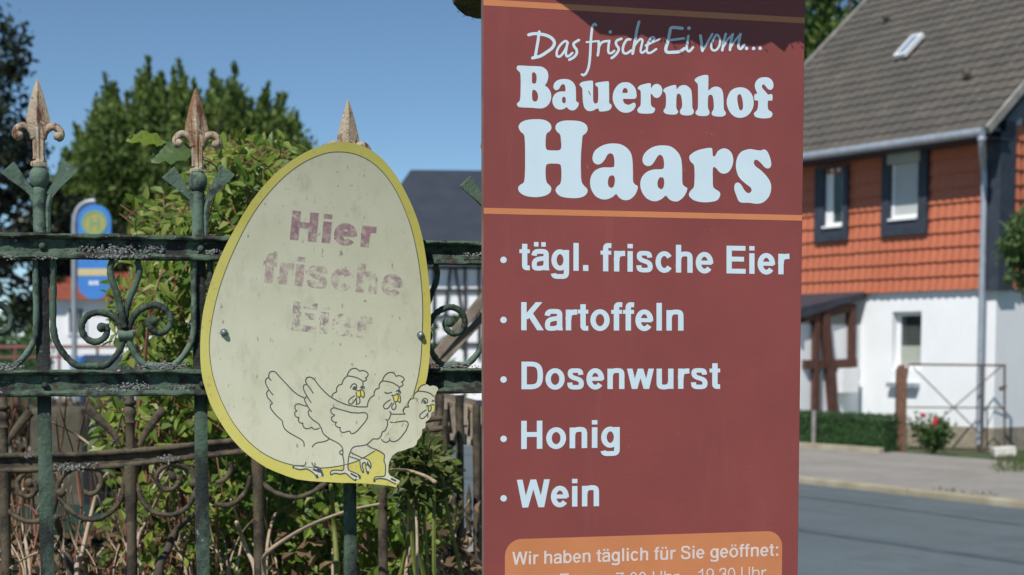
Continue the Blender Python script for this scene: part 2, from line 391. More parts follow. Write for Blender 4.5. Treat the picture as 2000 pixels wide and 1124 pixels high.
M['leaf_hedge'] = leafmat('leaf_hedge', [(0.15, (0.022, 0.060, 0.020)), (0.5, (0.038, 0.090, 0.028)), (0.85, (0.065, 0.125, 0.040))], 0.2, 0.5, 2)
M['leaf_rose'] = leafmat('leaf_rose', [(0.15, (0.045, 0.10, 0.030)), (0.5, (0.08, 0.15, 0.045)), (0.85, (0.14, 0.20, 0.07))], 0.25, 0.5, 2)
M['grass'] = leafmat('grass_blade', [(0.15, (0.05, 0.085, 0.020)), (0.5, (0.09, 0.13, 0.030)), (0.85, (0.17, 0.17, 0.06))], 0.3, 0.5, 3)
M['stem_pale'] = simple('dry_stem', (0.36, 0.28, 0.20), 0.8, 0.3, 30)
M['stem_red'] = simple('red_stem', (0.17, 0.075, 0.045), 0.75, 0.3, 30)
M['stem_green'] = simple('green_cane', (0.14, 0.17, 0.035), 0.6, 0.3, 30)
M['bark'] = simple('bark', (0.075, 0.058, 0.045), 0.95, 0.35, 12, 0.6, 0.01, 40)
M['rose_red'] = simple('rose_petal', (0.42, 0.02, 0.035), 0.6, 0.2, 30)
M['blue_sign'] = simple('blue_sign', (0.055, 0.205, 0.56), 0.4, 0.05, 6, 0.03)
M['sign_yellow'] = simple('sign_yellow', (0.37, 0.33, 0.10), 0.45, 0.06, 20, 0.03)
M['sign_green'] = simple('sign_green', (0.19, 0.33, 0.17), 0.45, 0.06, 20, 0.03)
M['sign_cream'] = simple('sign_cream', (0.55, 0.47, 0.25), 0.45, 0.06, 20, 0.03)
M['steel_pole'] = simple('steel_pole', (0.30, 0.33, 0.36), 0.45, 0.12, 8, 0.1, 0.002, 60, 0.3)
M['bin_green'] = simple('bin_green', (0.004, 0.030, 0.016), 0.85, 0.15, 8, 0.1)
M['black_plastic'] = simple('black_plastic', (0.012, 0.012, 0.014), 0.5, 0.2, 8, 0.1)
M['mossy_stone'] = simple('mossy_stone', (0.085, 0.078, 0.055), 0.95, 0.45, 7, 0.6, 0.01, 30)
M['concrete'] = simple('concrete', (0.25, 0.24, 0.22), 0.95, 0.25, 5, 0.4, 0.01, 30)
M['car_blue'] = simple('car_paint_blue', (0.035, 0.055, 0.10), 0.25, 0.03, 2, 0.0)
M['car_silver'] = simple('car_paint_silver', (0.42, 0.45, 0.48), 0.28, 0.03, 2, 0.0)
M['rubber'] = simple('rubber', (0.015, 0.015, 0.016), 0.8, 0.2, 10, 0.1)
M['red_rail'] = simple('red_paint', (0.22, 0.085, 0.07), 0.6, 0.2, 10, 0.1)

# ------------------------------------------------------------------ flat shapes: union of polygons -> sheet
def ccw(p):
    a = sum(p[i][0]*p[(i+1) % len(p)][1]-p[(i+1) % len(p)][0]*p[i][1] for i in range(len(p)))
    return p if a > 0 else p[::-1]
def union(polys, holes=(), step=0):
    """2-D polygons -> merged triangles (no overlaps)"""
    vs, fs = [], []
    for p in list(polys)+list(holes):
        p = ccw([tuple(q[:2]) for q in p]); b = len(vs)
        vs.extend(Vector(q) for q in p); fs.append(tuple(range(b, b+len(p))))
    if step:                            # extra points, so that a sheet can follow a bowed plate
        x0 = min(v.x for v in vs); x1 = max(v.x for v in vs); y0 = min(v.y for v in vs); y1 = max(v.y for v in vs)
        vs += [Vector((x0+i*step, y0+j*step)) for i in range(1, int((x1-x0)/step)+1) for j in range(1, int((y1-y0)/step)+1)]
    V, E, T, ov, oe, of = delaunay_2d_cdt(vs, [], fs, 0, 1e-5)
    # which triangles lie inside: test their centres against every polygon
    P = np.array([(v.x, v.y) for v in V]); TI = np.array([t for t in T if len(t) == 3]); c = P[TI].mean(axis=1)
    ins = np.zeros(len(c), bool); out = np.zeros(len(c), bool)
    for k, p in enumerate(list(polys)+list(holes)):
        p = np.array([q[:2] for q in p]); lo, hi = p.min(0), p.max(0)
        idx = np.nonzero(((c >= lo) & (c <= hi)).all(axis=1))[0]
        if len(idx) == 0: continue
        q = c[idx]; r = np.zeros(len(idx), bool); j = len(p)-1
        for i in range(len(p)):
            a, b = p[i], p[j]
            if a[1] != b[1]: r ^= ((a[1] > q[:, 1]) != (b[1] > q[:, 1])) & (q[:, 0] < (b[0]-a[0])*(q[:, 1]-a[1])/(b[1]-a[1])+a[0])
            j = i
        (ins if k < len(polys) else out)[idx] |= r
    e1 = P[TI[:, 1]]-P[TI[:, 0]]; e2 = P[TI[:, 2]]-P[TI[:, 0]]; big = np.abs(e1[:, 0]*e2[:, 1]-e1[:, 1]*e2[:, 0]) > 1e-6
    keep = [tuple(int(i) for i in t) for t in TI[ins & ~out & big]]
    return V, keep
def stroke(pts, w, wy=None, closed=False):
    """a polyline drawn with an elliptical pen -> quads; w may be a list"""
    n = len(pts); L, Rr = [], []
    for i in range(n):
        a = pts[(i-1) % n] if closed else pts[max(0, i-1)]; b = pts[(i+1) % n] if closed else pts[min(n-1, i+1)]
        dx, dy = b[0]-a[0], b[1]-a[1]; l = math.hypot(dx, dy) or 1
        nx, ny = -dy/l, dx/l
        ww = w[i] if isinstance(w, list) else w; hy = wy if wy is not None else ww
        L.append((pts[i][0]+nx*ww/2, pts[i][1]+ny*hy/2)); Rr.append((pts[i][0]-nx*ww/2, pts[i][1]-ny*hy/2))
    return [[L[i], L[(i+1) % n], Rr[(i+1) % n], Rr[i]] for i in range(n if closed else n-1)]
def disc(cx, cy, r, n=20, ry=None): return [(cx+r*math.cos(2*math.pi*k/n), cy+(ry or r)*math.sin(2*math.pi*k/n)) for k in range(n)]
def sheet(mb, tri, fn):
    """triangles in 2-D pushed through fn(x, y) -> 3-D point"""
    V, T = tri; vs = [fn(v.x, v.y) for v in V]
    if T:
        a, b, c = (vs[i] for i in T[0])
        if (b-a).cross(c-a).dot(CAM-a) < 0: T = [t[::-1] for t in T]
    used = sorted({i for t in T for i in t}); mp = {k: i for i, k in enumerate(used)}
    mb.add([vs[k] for k in used], [tuple(mp[i] for i in t) for t in T])
    return mb

# ---- grotesque alphabet: skeletons in 1/1000 em, drawn with a pen s wide and t high
def bez(spec):
    """'M'/'L'/'C' path as a list -> polyline"""
    out = []; i = 0
    while i < len(spec):
        k = spec[i]
        if k in 'ML': out.append((spec[i+1], spec[i+2])); i += 3
        else:
            p0 = out[-1]; c = spec[i+1:i+7]
            for j in range(1, 11):
                t = j/10; u = 1-t
                out.append(tuple(u**3*p0[a]+3*u*u*t*c[a]+3*u*t*t*c[2+a]+t**3*c[4+a] for a in (0, 1)))
            i += 7
    return out
def ell(cx, cy, rx, ry, a0, a1, n=26): return [(cx+rx*math.cos(R(a0+(a1-a0)*i/n)), cy+ry*math.sin(R(a0+(a1-a0)*i/n))) for i in range(n+1)]
ADV = dict(a=556, b=611, c=556, d=611, e=556, f=333, g=611, h=611, i=278, l=278, n=611, o=611, r=389, s=556, t=333, u=611, w=778,
           E=667, K=722, D=722, H=722, W=944, S=667, U=722, T=611)
ADV.update({'.': 278, ':': 333, ' ': 278, '-': 556, 'ä': 556, 'ö': 611, 'ü': 611, '7': 556, '0': 556, '1': 556, '9': 556, '3': 556})
def glyph(ch, s, t):
    h, q = s/2, t/2; P = []; X = 532; C = 718
    def rect(x0, y0, x1, y1): P.append([(x0, y0), (x1, y0), (x1, y1), (x0, y1)])
    def S(pts, closed=False, k=1.0): P.extend(stroke(pts, s*k, t*k, closed))
    def diag(x0, y0, x1, y1, hw): P.append([(x0-hw, y0), (x0+hw, y0), (x1+hw, y1), (x1-hw, y1)])
    if ch in 'äöü':
        cx = {'ä': 265, 'ö': 306, 'ü': 306}[ch]
        for d in (-105, 105): rect(cx+d-h*.85, 608, cx+d+h*.85, 608+min(t, 115))
        ch = {'ä': 'a', 'ö': 'o', 'ü': 'u'}[ch]
    if ch == 'o': S(ell(306, 266, 272-h, 280-q, 0, 360, 36)[:-1], True)
    elif ch == 'c': S(ell(288, 266, 254-h, 280-q, 34, 326))
    elif ch == 'e':
        S(ell(276, 266, 252-h, 280-q, -6, 322)); rect(23+h, 215, 528-h*.6, 215+t*.85)
    elif ch == 'a':
        x = 446
        S(bez(['M', 100, 372, 'C', 110, 490, 190, 546-q, 282, 546-q, 'C', 390, 546-q, x, 490, x, 395, 'L', x, 110]))
        P.append([(x-h, 120), (x+h, 120), (x+h+8, 40), (x+h+22, 0), (x-h+22, 0), (x-h+6, 40)])
        S(bez(['M', x, 318, 'C', 330, 285, 29+h, 320, 29+h, 156, 'C', 29+h, 50, 120, -14+q, 208, -14+q, 'C', 330, -14+q, x, 60, x, 190]), k=.94)
    elif ch in 'bd':
        S(ell(322, 266, 254-h, 280-q, 0, 360, 36)[:-1], True); rect(61, 0, 61+s, C)
    elif ch == 'g':
        S(ell(290, 272, 250-h, 274-q, 0, 360, 36)[:-1], True)
        S(bez(['M', 550-h, X, 'L', 550-h, -10, 'C', 550-h, -150, 440, -214+q, 302, -214+q, 'C', 190, -214+q, 110, -170, 102, -78]))
    elif ch in 'nh':
        rect(65, 0, 65+s, X if ch == 'n' else C)
        S(bez(['M', 65+h, 290, 'C', 65+h, 430, 200, 546-q, 325, 546-q, 'C', 440, 546-q, 546-h, 480, 546-h, 350, 'L', 546-h, 0]))
    elif ch == 'u':
        rect(545-s, 0, 545, X)
        S(bez(['M', 66+h, X, 'L', 66+h, 185, 'C', 66+h, 60, 165, -14+q, 285, -14+q, 'C', 410, -14+q, 545-h, 100, 545-h, 240]))
    elif ch == 'r':
        rect(64, 0, 64+s, X); S(bez(['M', 64+h, 270, 'C', 64+h, 420, 170, 542-q*1.15, 384, 542-q*1.15]), k=1.1)
    elif ch == 'i': rect(139-h, 0, 139+h, X); rect(139-h, 605, 139+h, C)
    elif ch == 'l': rect(139-h, 0, 139+h, C)
    elif ch == 't':
        S(bez(['M', 162, 672, 'L', 162, 135, 'C', 162, 40, 200, q-6, 308, q-6])); rect(10, X-t*.82, 309, X)
    elif ch == 'f':
        S(bez(['M', 322, 724-q, 'C', 215, 730-q, 158, 690, 158, 580, 'L', 158, 0])); rect(10, X-t*.82, 318, X)
    elif ch == 's':
        S(bez(['M', 497-h, 372, 'C', 490-h, 480, 400, 546-q, 275, 546-q, 'C', 150, 546-q, 48+h, 490, 48+h, 395, 'C', 48+h, 250, 513-h, 310, 513-h, 158,
               'C', 513-h, 50, 400, -14+q, 275, -14+q, 'C', 130, -14+q, 40+h, 60, 36+h, 170]), k=.95)
    elif ch == 'S':
        S(bez(['M', 605-h, 520, 'C', 595-h, 650, 480, 737-q, 330, 737-q, 'C', 170, 737-q, 60+h, 660, 60+h, 530, 'C', 60+h, 330, 625-h, 430, 625-h, 210,
               'C', 625-h, 70, 490, -19+q, 335, -19+q, 'C', 160, -19+q, 45+h, 80, 40+h, 235]))
    elif ch == 'w':
        hw = h*1.02
        diag(222, 0, 8+hw, X, hw); diag(222, 0, 389, X, hw); diag(556, 0, 389, X, hw); diag(556, 0, 770-hw, X, hw)
    elif ch == 'W':
        hw = h*1.06
        diag(246, 0, 8+hw, C, hw); diag(246, 0, 472, C, hw); diag(698, 0, 472, C, hw); diag(698, 0, 936-hw, C, hw)
    elif ch == 'K':
        rect(87, 0, 87+s, C); diag(185, 285, 590, C, h*1.25); diag(630, 0, 320, 440, h*1.22)
    elif ch == 'E':
        rect(76, 0, 76+s, C); rect(76+h, C-t, 621, C); rect(76+h, 0, 627, t); rect(76+h, 312, 580, 312+t)
    elif ch == 'H': rect(71, 0, 71+s, C); rect(651-s, 0, 651, C); rect(71+h, 306, 651-h, 306+t)
    elif ch == 'D':
        rect(76, 0, 76+s, C)
        S(bez(['M', 76+h, C-q, 'L', 330, C-q, 'C', 560, C-q, 685-h, 560, 685-h, 359, 'C', 685-h, 158, 560, q, 330, q, 'L', 76+h, q]))
    elif ch == 'U':
        S(bez(['M', 78+h, C, 'L', 78+h, 270, 'C', 78+h, 90, 190, -19+q, 361, -19+q, 'C', 530, -19+q, 644-h, 90, 644-h, 270, 'L', 644-h, C]))
    elif ch == 'T': rect(14, C-t, 598, C); rect(306-h, 0, 306+h, C)
    elif ch == '.': rect(139-h, 0, 139+h, s)
    elif ch == ':': rect(166-h, 0, 166+h, s); rect(166-h, X-s, 166+h, X)
    elif ch == '-': rect(0, 225, 556, 225+t)
    elif ch == '7': rect(25, 698-t, 528, 698); S(bez(['M', 500-h, 690-q, 'C', 360, 500, 240, 260, 215, 0]))
    elif ch == '0': S(ell(278, 345, 246-h, 364-q, 0, 360, 36)[:-1], True)
    elif ch == '1': rect(378-s, 0, 378, 710); S([(69, 545-q), (180, 560-q), (300, 690-q)])
    elif ch == '9':
        S(ell(272, 470, 242-h, 240-q, 0, 360, 36)[:-1], True); S(bez(['M', 514-h, 470, 'C', 514-h, 150, 420, -19+q, 250, -19+q, 'C', 140, -19+q, 60, 40, 55, 150]))
    elif ch == '3':
        S(bez(['M', 45+h, 505, 'C', 60, 640, 160, 710-q, 275, 710-q, 'C', 400, 710-q, 495-h, 640, 495-h, 530, 'C', 495-h, 430, 400, 375, 240, 375]))
        S(bez(['M', 240, 375, 'C', 420, 375, 520-h, 300, 520-h, 190, 'C', 520-h, 60, 400, -19+q, 270, -19+q, 'C', 130, -19+q, 40, 60, 30+h, 195]))
    return P
def text(txt, s, t, bl, br, cap, lean=None):
    """polygons of a line whose ink runs from bl to br (photo pixels); cap = capital height in pixels (left, right)"""
    polys = []; x = 0
    for c in txt:
        for p in glyph(c, s, t): polys.append([(q[0]+x, q[1]) for q in p])
        x += ADV[c]
    x0 = min(q[0] for p in polys for q in p); x1 = max(q[0] for p in polys for q in p); out = []
    for p in polys:
        o = []
        for gx, gy in p:
            k = (gx-x0)/(x1-x0); v = gy/718; c = cap[0]+(cap[1]-cap[0])*k
            ux, uy = lean if lean else (0, -1)
            o.append((bl[0]+(br[0]-bl[0])*k+ux*v*c, bl[1]+(br[1]-bl[1])*k+uy*v*c))
        out.append(o)
    return out

# ------------------------------------------------------------------ the setting: ground, road, pavement
RD = Vector((-0.5, 0.866, 0)); RN = Vector((0.866, 0.5, 0))       # along the road, across it (away from the viewer)
def strip(n0, n1, z, a0=-30, a1=140, seg=60):
    mb = MB()
    for i in range(seg):
        s0 = a0+(a1-a0)*i/seg; s1 = a0+(a1-a0)*(i+1)/seg
        mb.quad(*(RD*s+RN*n+Vector((0, 0, z)) for s, n in ((s0, n0), (s0, n1), (s1, n1), (s1, n0))))
    mb.f = [f[::-1] if True else f for f in mb.f]
    return mb
g = MB().quad((-500, -60, -0.06), (500, -60, -0.06), (500, 900, -0.06), (-500, 900, -0.06)).build('ground', M['ground']); tag(g, kind='structure')
rd = strip(6.1, 12.25, -0.03); rd.f = [f[::-1] for f in rd.f]; rd = rd.build('road', M['asphalt']); tag(rd, kind='structure')
def seam(n0, n1, name):
    mb = MB(); prev = None; a = -8
    while a < 40:
        w = 0.03*math.sin(a*1.7)+0.02*math.sin(a*4.1)
        q = (RD*a+RN*(n0+w)+Vector((0, 0, -0.026)), RD*a+RN*(n1+w)+Vector((0, 0, -0.026)))
        if prev: mb.quad(prev[0], q[0], q[1], prev[1])
        prev = q; a += 0.5
    mb.f = [f[::-1] for f in mb.f]
    o = mb.build(name, M['tar']); tag(o, kind='structure')
seam(9.05, 9.19, 'road'); seam(11.1, 11.17, 'road')
def slab(n0, n1, z1, mat, name, a0=-30, a1=140):
    mb = MB(); seg = 80
    for i in range(seg):
        s0 = a0+(a1-a0)*i/seg; s1 = a0+(a1-a0)*(i+1)/seg
        w0 = 0.05*math.sin(s0*.9); w1 = 0.05*math.sin(s1*.9)
        c = RD*((s0+s1)/2)+RN*((n0+n1)/2)+Vector((0, 0, z1/2-0.05))
        mb.box(c, RD*((s1-s0)/2-0.006), RN*((n1-n0)/2), Vector((0, 0, z1/2+0.05)))
    return mb
tag(slab(12.26, 12.44, 0.045, 0, 0).build('kerb', M['kerb'], bevel=0.02), kind='structure')
tag(strip(12.45, 16.6, 0.035).build('pavement', M['pavement']), kind='structure')
tag(slab(5.90, 6.09, 0.06, 0, 0).build('kerb', M['kerb'], bevel=0.02), kind='structure')
tag(strip(2.2, 5.89, 0.03).build('pavement', M['pavement']), kind='structure')
for nm in ('pavement', 'pavement.001'):
    me = bpy.data.objects[nm].data; me.flip_normals()
# garden bed behind the fence
bed = MB()
bed.add([(-6, 2.2, -0.02), (0.35, 2.3, -0.02), (-0.6, 5.0, -0.02), (-6, 9.5, -0.02)], [(0, 1, 2, 3)]); tag(bed.build('garden_soil', M['soil']), kind='structure')

# ------------------------------------------------------------------ the tiled house on the right
HY = R(55.2)
HC = Vector((7.72, 24.6, 0))
class Wall(Plane):
    pass
FR = Wall(HC, 0); FR.U = Vector((-math.cos(HY), math.sin(HY), 0)); FR.N = Vector((-math.sin(HY), -math.cos(HY), 0))
GB = Wall(HC, 0); GB.U = -FR.N.copy(); GB.N = -FR.U.copy()
HLEN = 6.0; HDEP = 8.0
house = empty('village_house', HC, 'two-storey white house with orange tile-hung upper floor and grey tiled roof', 'house')
def rect_px(P, x0, y0, x1, y1, n=0.0):
    xm, ym = (x0+x1)/2, (y0+y1)/2
    ua = P.uz(x0, ym, n)[0]; ub = P.uz(x1, ym, n)[0]; za = P.uz(xm, y0, n)[1]; zb = P.uz(xm, y1, n)[1]
    return min(ua, ub), max(ua, ub), min(za, zb), max(za, zb)
Z_CL = FR.uz(1760, 571)[1]                                # bottom of the tile hanging
EAVE_N = 0.64
Z_EV = FR.uz(1750, 277, EAVE_N)[1]                        # eave height
lw = rect_px(FR, 1742, 609, 1799, 724)
mb = MB()
def wall_with_hole(mb, P, u0, u1, z0, z1, hole, th=0.3, rev=0.2):
    a, b, c, d = hole
    for (x0, x1, y0, y1) in ((u0, a, z0, z1), (b, u1, z0, z1), (a, b, z0, c), (a, b, d, z1)):
        mb.pbox(P, x0, x1, y0, y1, -th, 0)
wall_with_hole(mb, FR, 0.0, HLEN, 0.32, Z_EV+0.1, lw)
mb.build('wall', M['white_wall'], house)
mb = MB()
zr = Z_EV+0.1
mb.extrude([GB.pt(0.301, 0.32, -0.3), GB.pt(HDEP, 0.32, -0.3), GB.pt(HDEP, zr, -0.3), GB.pt(HDEP/2, zr+HDEP/2*0.855-.15, -0.3), GB.pt(0.301, zr, -0.3)], GB.N*0.3)
mb.build('gable_wall', M['white_wall'], house)
mb = MB(); mb.pbox(FR, -0.02, HLEN, -0.1, 0.318, -0.3, 0.02); mb.pbox(GB, 0.022, HDEP, -0.1, 0.317, -0.3, 0.018); mb.build('plinth', M['plinth'], house)
mb = MB(); mb.pbox(FR, 0.31, HLEN-.3, 0.3, 0.34, -HDEP+.3, -0.31); mb.build('floor_slab', M['concrete'], house)
def tile_field(P_o, U, V, N, wid, hei, row, wave, amp, holes, lip=0.025, step=7, clip=None):
    """hanging tiles: rows of a wavy sheet, each row's foot standing proud of the one below"""
    mb = MB(); nr = int(math.ceil(hei/row)); nw = int(wid/wave*step)
    for r in range(nr):
        v0 = r*row; v1 = min(hei, v0+row*1.04); base = len(mb.v); ok = []
        jit = [random.uniform(-0.006, 0.006) for _ in range(nw//step+2)]
        for i in range(nw+1):
            u = i*wave/step; ph = (i % step)/step
            w = amp*(math.cos(2*math.pi*ph)*0.5+0.5)
            sc = 0.2*amp*math.cos(2*math.pi*ph)+jit[i//step]
            mb.v.append(tuple(P_o+U*u+V*(v0-sc)+N*(w+lip+.012)))       # foot, front
            mb.v.append(tuple(P_o+U*u+V*v1+N*(w)))                      # head
            mb.v.append(tuple(P_o+U*u+V*(v0-sc)+N*(w+lip-0.016)))       # foot, back
        for i in range(nw):
            u = (i+.5)*wave/step; vm = (v0+v1)/2
            if any(a < u < b and c < vm < d for a, b, c, d in holes): continue
            if clip and not clip(u, vm): continue
            a = base+i*3; b = a+3
            mb.f.append((a, b, b+1, a+1)); mb.f.append((a+2, b+2, b, a))
    return mb
win1 = rect_px(FR, 1602, 326, 1666, 472); win2 = rect_px(FR, 1733, 290, 1821, 460)
holes = [(a+.03-.16, b-.03-.16, c-Z_CL+.05, d-Z_CL-.05) for a, b, c, d in (win1, win2)]
mb = tile_field(FR.pt(0.16, Z_CL, 0.05), FR.U, Vector((0, 0, 1)), FR.N, HLEN-.2, Z_EV-Z_CL+.12, 0.236, 0.155, 0.019, holes)
mb.build('tile_cladding', M['orange_tile'], house, smooth=True, autos=40)
slope = 0.855
mb = tile_field(GB.pt(0.25, Z_CL, 0.05), GB.U, Vector((0, 0, 1)), GB.N, HDEP-.4, Z_EV-Z_CL+HDEP*.43, 0.236, 0.155, 0.019, [],
                clip=lambda u, v: v+Z_CL < Z_EV+0.1+min(u+.1, HDEP-u)*slope-.12)
mb.build('tile_cladding', M['orange_tile'], house, smooth=True, autos=40)
# dark slate corner boards and lining under the verge
mb = MB(); mb.pbox(FR, -0.125, 0.15, Z_CL-.03, Z_EV+.02, 0.002, 0.12); mb.pbox(GB, -0.002, 0.245, Z_CL-.03, Z_EV+.2, 0.002, 0.122)
mb.build('corner_board', M['slate_trim'], house)
# roof
cth = math.cos(math.atan(slope)); sth = math.sin(math.atan(slope))
RV = (-FR.N)*cth+Vector((0, 0, sth)); RNn = FR.N*sth+Vector((0, 0, cth))
RO = FR.pt(-0.22, Z_EV, EAVE_N)
# where the far verge is seen at pixel (1600, 105): solve along the ridge direction
best = None
for i in range(200):
    u = 6+i*0.04
    for j in range(120):
        p = RO+FR.U*u+RV*(j*0.06); d = p-CAM
        f_ = d.dot(FWD); x = 1000+F*d.x/f_; y = PPY-F*d.dot(UP)/f_
        e = (x-1612)**2+(y-92)**2
        if best is None or e < best[0]: best = (e, u)
RLEN = best[1]
ROOFH = (HDEP/2+EAVE_N)/cth
sky_px = [FR.px(1740, 130), None]
def roof_uv(x, y):
    d = ray(x, y); t = (RO-CAM).dot(RNn)/d.dot(RNn); p = CAM+d*t-RO
    return p.dot(FR.U), p.dot(RV)
sk = [roof_uv(*p) for p in ((1739, 131), (1766, 128), (1815, 74), (1797, 66))]
su0 = min(p[0] for p in sk); su1 = max(p[0] for p in sk); sv0 = min(p[1] for p in sk); sv1 = max(p[1] for p in sk)
scu = sum(p[0] for p in sk)/4; scv = sum(p[1] for p in sk)/4
SKW, SKH = 0.26, 0.66
mb = tile_field(RO, FR.U, RV, RNn, RLEN, ROOFH, 0.275, 0.235, 0.024, [(scu-SKW/2, scu+SKW/2, scv-SKH/2, scv+SKH/2)], 0.014, 6)
roof = mb.build('roof', M['grey_tile'], house, smooth=True, autos=40)
mb = MB()
mb.box(RO+FR.U*(RLEN/2)+RV*(ROOFH/2)-RNn*0.09, FR.U*(RLEN/2-.02), RV*(ROOFH/2-.03), RNn*0.07)
RV2 = FR.N*cth+Vector((0, 0, sth)); RN2 = -FR.N*sth+Vector((0, 0, cth))
RO2 = FR.pt(-0.22, Z_EV, -HDEP-EAVE_N)
mb.box(RO2+FR.U*(RLEN/2)+RV2*(ROOFH/2)-RN2*0.05, FR.U*(RLEN/2), RV2*(ROOFH/2-.05), RN2*0.07)
mb.build('roof_deck', M['slate_trim'], roof)
mb = MB(); mb.box(RO+FR.U*(-0.035)+RV*(ROOFH/2)-RNn*0.02, FR.U*0.03, RV*(ROOFH/2), RNn*0.06)
mb.build('verge_board', M['concrete'], roof)
mb = MB(); mb.box(RO+FR.U*(RLEN+.035)+RV*(ROOFH/2)-RNn*0.02, FR.U*0.03, RV*(ROOFH/2), RNn*0.085)
mb.build('verge_board', M['concrete'], roof)
mb = MB(); mb.tube([RO+FR.U*(k*RLEN/30)+RV*(ROOFH+.02)+RNn*(.03+.01*(k % 2)) for k in range(31)], 0.11, 10); mb.build('ridge_cap', M['grey_tile'], roof)
# skylight
sk_c = RO+FR.U*scu+RV*scv+RNn*0.10
fr = MB()
for a, b, c, d in ((-1, 1, -1, -.84), (-1, 1, .84, 1), (-1, -.70, -.84, .84), (.70, 1, -.84, .84)):
    fr.box(sk_c+FR.U*((a+b)/4*SKW)+RV*((c+d)/4*SKH), FR.U*((b-a)/4*SKW), RV*((d-c)/4*SKH), RNn*0.04)
skl = fr.build('skylight', M['white_frame'], roof)
MB().box(sk_c+RNn*0.02, FR.U*(SKW/2*.695), RV*(SKH/2*.835), RNn*0.008).build('skylight_pane', M['sky_glass'], roof)
for x, y in ((1735, 44), (1893, 155)):
    u, v = roof_uv(x, y); c = RO+FR.U*u+RV*v+RNn*0.10
    MB().tube([c-RNn*.06, c+RNn*.02, c+RNn*.05-RV*.06], [.07, .07, .05], 8).build('roof_vent', M['grey_tile'], roof)
# gutter and downpipe
gz = Z_EV-0.03
gut = MB(); path = [RO+FR.U*(k*RLEN/20)+FR.N*0.05-Vector((0, 0, .045)) for k in range(21)]
gut.tube(path, 0.072, 10); fb = MB().pbox(FR, -.2, RLEN-.3, Z_EV-.13, Z_EV-.005, EAVE_N-.10, EAVE_N-.055); fb.pbox(FR, -.2, RLEN-.3, Z_EV-.125, Z_EV-.10, .0, EAVE_N-.102); fb.build('soffit', M['slate_trim'], house)
gutter = gut.build('gutter', M['zinc'], house, smooth=True, autos=60)
dp_u = FR.uz(1920, 500, 0.16)[0]
p0 = FR.pt(FR.uz(1918, 250, EAVE_N+.07)[0], Z_EV-.10, EAVE_N+.07)
mb = MB(); mb.tube([p0, p0-Vector((0, 0, .16)), FR.pt(dp_u, Z_EV-.52, 0.19), FR.pt(dp_u, Z_EV-.64, 0.17), FR.pt(dp_u, 0.05, 0.17)], 0.052, 10)
mb.tube([p0-Vector((0, 0, 0.03)), p0-Vector((0, 0, .05)), p0-Vector((0, 0, .10))], [0.06, 0.075, 0.055], 10)
mb.build('downpipe', M['zinc'], house, smooth=True, autos=60)
# upper windows
def upper_window(r, kind):
    a, b, c, d = r
    ins = {1: rect_px(FR, 1620, 330, 1657, 446), 2: rect_px(FR, 1749, 300, 1804, 431)}[kind]
    e, f, g_, h = ins
    t = MB()
    for (x0, x1, y0, y1) in ((a, e, c, d), (f, b, c, d), (e, f, c, g_), (e, f, h, d)): t.pbox(FR, x0, x1, y0, y1, 0.002, 0.15)
    w = t.build('window', M['slate_trim'], house)
    fr = MB(); fw = 0.065
    fl_ = .17 if kind == 1 else fw
    for (x0, x1, y0, y1) in ((e, e+fw, g_, h), (f-fl_, f, g_, h), (e+fw, f-fl_, g_, g_+fw*1.4), (e+fw, f-fl_, h-fw, h)): fr.pbox(FR, x0, x1, y0, y1, 0.03, 0.085)
    fr.pbox(FR, e, f, g_-.001+.0, g_+.035, 0.086, 0.19)
    fr.build('frame', M['white_frame'], w)
    if kind == 1:
        MB().pbox(FR, e+fw, f-fw, g_+fw, h-fw, 0.045, 0.055).build('pane', M['glass'], w)
    else:
        sh = MB(); k = 16
        for i in range(k):
            z0 = g_+fw+(h-g_-2*fw)*i/k; z1 = g_+fw+(h-g_-2*fw)*(i+1)/k
            sh.pbox(FR, e+fw+.002, f-fw-.002, z0+.004, z1, 0.06, 0.078)
        sh.pbox(FR, e+fw+.002, f-fw-.002, g_+fw, h-fw, 0.04, 0.062)
        sh.build('shutter', M['shutter'], w)
        MB().pbox(FR, e-.06, f+.02, h-.17, h+.02, 0.10, 0.20).build('shutter_box', M['shutter_box'], w)
upper_window(win1, 1); upper_window(win2, 2)
# ground-floor window set in a reveal
a, b, c, d = lw
fr = MB()
for (x0, x1, y0, y1) in ((a+.001, a+.07, c+.001, d-.001), (b-.07, b-.001, c+.001, d-.001), (a+.07, b-.07, c+.001, c+.08), (a+.07, b-.07, d-.07, d-.001)): fr.pbox(FR, x0, x1, y0, y1, -0.20, -0.14)
w = fr.build('window', M['white_frame'], house)
MB().pbox(FR, a+.07, b-.07, c+.08, d-.07, -0.185, -0.175).build('pane', M['glass'], w)
MB().pbox(FR, a+.075, b-.075, c+.085, c+(d-c)*.42, -.173, -.168).build('curtain', M['shutter_box'], w)
s_ = rect_px(FR, 1741, 748, 1797, 757); MB().pbox(FR, s_[0], s_[1], s_[2], s_[3], 0.002, 0.14).build('sill', M['zinc'], house)
